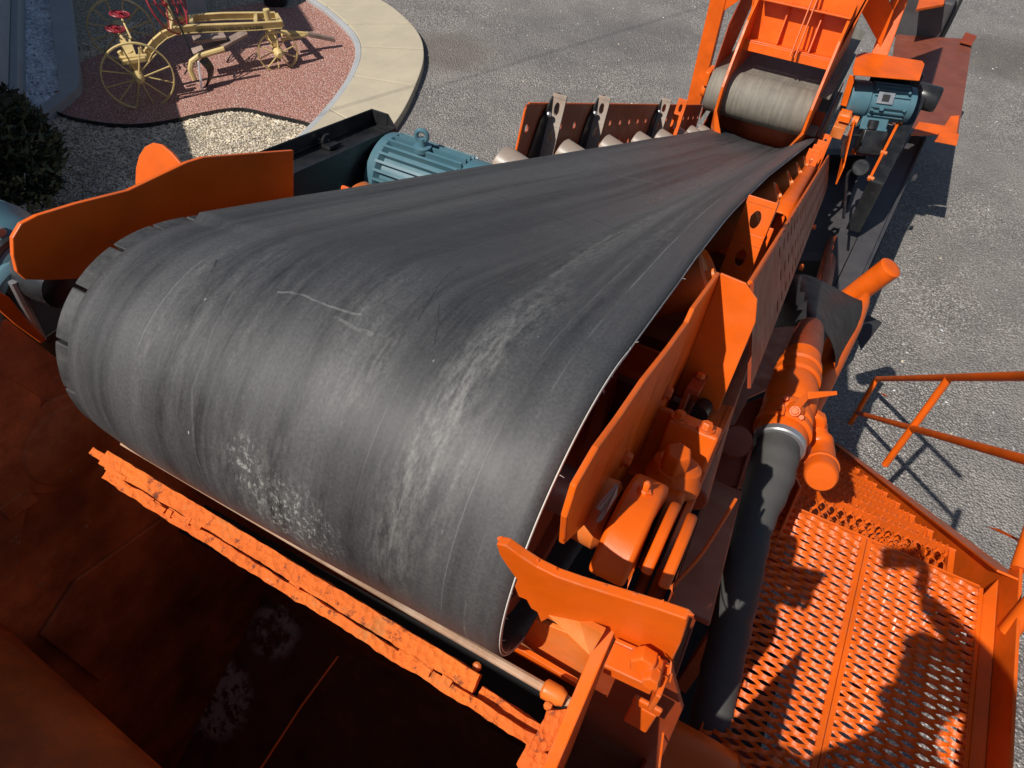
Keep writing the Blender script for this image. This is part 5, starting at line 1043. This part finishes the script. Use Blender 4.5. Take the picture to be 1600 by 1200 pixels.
# ------------------------------------------------------------------ feeder drive: bracket, motor, gearbox, guard
dr = thing('feeder_motor', 'small blue grey motor with nameplate under an orange bracket on the right', 'motor', PZ(1370, 150, 1.9))
m = MB(); pts = [PZ(u, v, 2.16) for u, v in ((1338, 87), (1350, 83), (1440, 97), (1444, 102), (1436, 127), (1333, 118), (1332, 108))]; m.prism(pts, (0, 0, .012)); obj('bracket_plate', m, M['orange'], dr, .004)
c = PZ(1372, 158, 1.88); ax = (PZ(1428, 156, 1.88) - PZ(1322, 143, 1.88)); ax.z = 0; L_ = ax.length * .92; ax.normalize(); upm = V((0, -.35, .93)); upm = (upm - ax * upm.dot(ax)).normalized()
c0 = c - ax * (L_ * .5); m = MB(); R_ = .15
m.lathe(c0, c0 + ax * L_, [(0, R_ * .6), (0, R_ * .9), (.02, R_), (L_ * .30, R_), (L_ * .32, R_ * .9), (L_ * .9, R_ * .9), (L_ * .91, R_ * .98), (L_, R_ * .95), (L_, R_ * .4)], 32); body = obj('motor_body', m, M['blue'], dr)
sd_ = ax.cross(upm); m = MB()
for k in range(20):
    q = 2 * math.pi * (k + .5) / 20; d = upm * math.cos(q) + sd_ * math.sin(q); t = -upm * math.sin(q) + sd_ * math.cos(q)
    if d.dot((EYE - c).normalized()) > .93: continue
    m.box(c0 + ax * (L_ * .62) + d * (R_ * .94), ax * (L_ * .27), d * (R_ * .08), t * .006)
obj('cooling_fin', m, M['blue'], body, kind='stuff')
tc = (EYE - c).normalized(); tc = (tc - ax * tc.dot(ax)).normalized(); bb = ax.cross(tc)
m = MB(); m.box(c0 + ax * (L_ * .52) + tc * (R_ * .97) + bb * -.03, ax * .065, bb * .045, tc * .004); np_ = obj('name_plate', m, M['steel'], body, .001)
m = MB(); m.box(c0 + ax * (L_ * .52) + tc * (R_ * .97 + .005) + bb * -.03, ax * .03, bb * .028, tc * .0008); obj('plate_print', m, M['text'], body)
m = MB(); q = c0 + ax * (L_ * .5) + tc * R_ * .95 + bb * .055; hexnut(m, q, tc, .02, .02)
for (i, j) in ((.36, .07), (.36, -.09), (.85, .05), (.85, -.09)): hexnut(m, c0 + ax * (L_ * i) + tc * R_ * .93 + bb * j, tc, .012, .02)
obj('bolt', m, M['blue'], body)
g = PZ(1362, 190, 1.72); m = MB(); m.box(g, ax * .11, bb * .06, tc * .09); m.box(g + tc * .05 + bb * .055, ax * .12, bb * .012, tc * .05); m.box(g - tc * .02 - bb * .06, ax * .09, bb * .02, tc * .06); obj('terminal_box', m, M['blue'], dr, .008)
m = MB(); g = PZ(1360, 222, 1.6); m.box(g, ax * .10, bb * .10, tc * .08); m.cyl(PZ(1345, 262, 1.5), PZ(1345, 262, 1.6), .07, 18); m.cyl(g - bb * .1 - ax * .03, g - bb * .18 - ax * .03, .05, 16); obj('gear_case', m, M['black'], dr, .01)
m = MB(); m.box(PZ(1388, 114, 2.04), EX * .20, EY * .04, EZ * .03); m.box(PZ(1400, 122, 1.98), EX * .20, EY * .02, EZ * .08); obj('mount_frame', m, M['black'], dr, .006)
for (p_, q_, w_, h_) in ((PZ(1332, 118, 2.1), PZ(1318, 165, 1.85), EX * .05, EY * .012), (PZ(1324, 172, 1.84), PZ(1318, 190, 1.8), EX * .09, EY * .02), (PZ(1330, 200, 1.75), PZ(1312, 275, 1.55), EX * .012, EZ * .16), (PZ(1380, 185, 1.75), PZ(1386, 185, 1.75), EY * .03, EZ * .03), (PZ(1330, 236, 1.5), PZ(1372, 240, 1.5), EY * .05, EZ * .03)): m = MB(); m.bar(p_, q_, w_, h_); obj('mount_plate', m, M['orange'], dr, .002)
m = MB(); m.tube(smooth_path([PZ(u, v, 1.72) for u, v in ((1345, 212), (1330, 212), (1320, 222), (1316, 245))], 5), .014, 8); m.tube(smooth_path([PZ(u, v, 1.5) for u, v in ((1338, 262), (1325, 272), (1322, 300), (1318, 340))], 5), .012, 8); obj('cable', m, M['black'], dr)
# take-up yoke at the tail of the conveyor
m = MB(); q = PZ(1318, 185, 1.78); m.lathe(q - EX * .05, q + EX * .06, [(0, .05), (.02, .06), (.09, .06), (.11, .04)], 16); m.box(q + V((-.0, -.1, -.06)), EX * .05, EY * .06, EZ * .05); m.cyl(q + EX * .07, q + EX * .12, .045, 14); tag(obj('tail_bearing', m, M['orange_dusty'], None, .004), 'dusty orange bearing block below the feeder motor at the conveyor tail', 'bearing')
bg_ = thing('drive_guard', 'black drive guard with a lit orange edge right of the small motor', 'guard', PZ(1420, 220, 1.6))
a, b = PZ(1427, 146, 1.84), PZ(1358, 281, 1.56); dv = (b - a).normalized(); m = MB(); m.bar(a, b, EX * .022, dv.cross(EX).normalized() * .025); obj('edge_flange', m, M['orange'], bg_, .002)
m = MB()
for t in (.02, .35, .7, .98): q = a.lerp(b, t) + EX * .0; m.lathe(q - EX * .02, q + EX * .035, [(0, .018), (.05, .018), (.055, .01)], 10)
obj('bolt', m, M['orange_dusty'], bg_)
m = MB(); m.prism([a, b, b - EZ * .5, a - EZ * .5], EX * .12); gp = obj('guard_box', m, M['black'], bg_, .01)
m = MB(); c_ = PZ(1448, 152, 1.80); m.lathe(c_ - EX * .12, c_ + EX * .10, [(0, .10), (.02, .11), (.2, .11), (.22, .10)], 28); obj('round_cover', m, M['black'], bg_)
# ------------------------------------------------------------------ deck and chassis on the right
dk = thing('trailer_deck', 'flat brown orange trailer deck plate with bright orange lip at upper right', 'deck', PZ(1460, 130, 1.25))
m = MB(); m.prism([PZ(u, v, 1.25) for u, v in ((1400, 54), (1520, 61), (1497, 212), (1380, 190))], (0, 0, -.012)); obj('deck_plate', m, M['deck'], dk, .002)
m = MB(); m.prism([PZ(u, v, 1.262) for u, v in ((1436, 190), (1476, 196), (1486, 181), (1499, 180), (1495, 208), (1423, 211))], (0, 0, -.01)); m.prism([PZ(u, v, 1.30) for u, v in ((1468, 205), (1499, 209), (1495, 227), (1460, 220))], (0, 0, -.008)); obj('deck_lip', m, M['orange'], dk, .002)
m = MB(); m.prism([PZ(u, v, 1.30) for u, v in ((1509, 50), (1527, 56), (1519, 69), (1501, 64))], (0, 0, -.02)); obj('corner_tab', m, M['orange_shaded'], dk, .002)
m = MB(); a, b = PZ(1508, 66, 1.2), PZ(1486, 205, 1.2); m.bar(a, b, EX * .03, EZ * .08); m.bar(PZ(1405, 60, 1.19), PZ(1385, 190, 1.19), EX * .05, EZ * .1); obj('deck_beam', m, M['deck'], dk, .003)
m = MB(); dv = PZ(1500, 63, 1.2) - PZ(1480, 205, 1.2); m.box(PZ(1440, 20, 1.4), EX * .3, EY * .25, EZ * .25); o1 = tag(obj('engine_cover', m, M['charcoal'], None, .03), 'dark engine cover beyond the brown deck at the top right', 'engine cover')
m = MB(); q = PZ(1478, 8, 1.3); m.lathe(q - EX * .12, q + EX * .14, [(0, .25), (0, .42), (.04, .48), (.22, .48), (.26, .42), (.26, .25)], 36); o2 = obj('tyre', m, M['hose']); tag(o2, 'dark tyre at the top edge behind the deck', 'tyre')
m = MB(); m.prism([PZ(u, v, 1.7) for u, v in ((1440, -12), (1480, -14), (1475, 6), (1432, 14))], (0, 0, -.03)); tag(obj('fender_plate', m, M['orange'], None, .004), 'orange fender plate at the very top right above the dark cover', 'fender')
chs = thing('trailer_chassis', 'dark charcoal steel trailer chassis beam running along the right side', 'chassis', PZ(1370, 330, 1.0))
def quadz(lst, z, th, nm, mat, par=chs, bev=.003): m = MB(); m.prism([PZ(u, v, z) for u, v in lst], (0, 0, -th)); return obj(nm, m, M[mat], par, bev)
quadz(((1424, 211), (1449, 214), (1404, 315), (1341, 455), (1322, 500), (1265, 560), (1295, 468), (1378, 292)), 1.0, .03, 'top_flange', 'charcoal')
quadz(((1419, 214), (1374, 300), (1318, 416), (1270, 520), (1240, 520), (1292, 420), (1338, 280), (1360, 230)), .97, .012, 'side_panel', 'charcoal')
m = MB(); a, b = PZ(1436, 213, .99), PZ(1290, 540, .99); m.bar(a + EZ * -.42, b + EZ * -.42, EX * .02, EZ * .80); m.bar(PZ(1449, 214, .985) - EX * .02, PZ(1330, 480, .985) - EX * .02, EX * .012, EZ * .05); obj('beam_web', m, M['charcoal'], chs, .002)
m = MB(); a, b = PZ(1430, 213, .2), PZ(1290, 540, .2); m.bar(a, b, EX * .22, EZ * .03); obj('lower_flange', m, M['charcoal'], chs, .002)
m = MB(); m.bar(PZ(1443, 214, 1.005), PZ(1335, 457, 1.005), EX * .008, EZ * .01); obj('flange_weld', m, M['black'], chs)
m = MB(); q = PZ(1395, 320, 1.01); m.prism([PZ(u, v, .99) for u, v in ((1388, 308), (1404, 306), (1398, 330), (1383, 333))], (0, 0, -.02)); m.prism([PZ(u, v, .97) for u, v in ((1428, 273), (1434, 272), (1432, 279), (1425, 279))], (0, 0, -.03)); obj('side_bracket', m, M['charcoal'], chs, .002)
m = MB(); a, b = PZ(1300, 430, .55), PZ(1400, 200, .55); m.bar(a - EX * .8, b - EX * .8, EX * .15, EZ * .5); m.bar(a - EX * .2, b - EX * .2, EX * .5, EZ * .04); m.bar(PZ(1200, 420, .6), PZ(1320, 420, .6), EY * .15, EZ * .3); m.bar(PZ(1150, 250, .6), PZ(1390, 260, .6), EY * .15, EZ * .3); obj('inner_frame', m, M['charcoal'], chs, .005)
m = MB(); m.prism([(-1.45, -.4, 1.15), (.74, -.4, 1.15), (.74, 1.9, 1.12), (.40, 2.2, 1.1), (.40, 4.6, 1.0), (-1.45, 4.6, 1.0)], (0, 0, -.05)); obj('shade_sheet', m, M['matte_black'], chs, .004)  # black sheet added below so gaps and grating openings look shaded
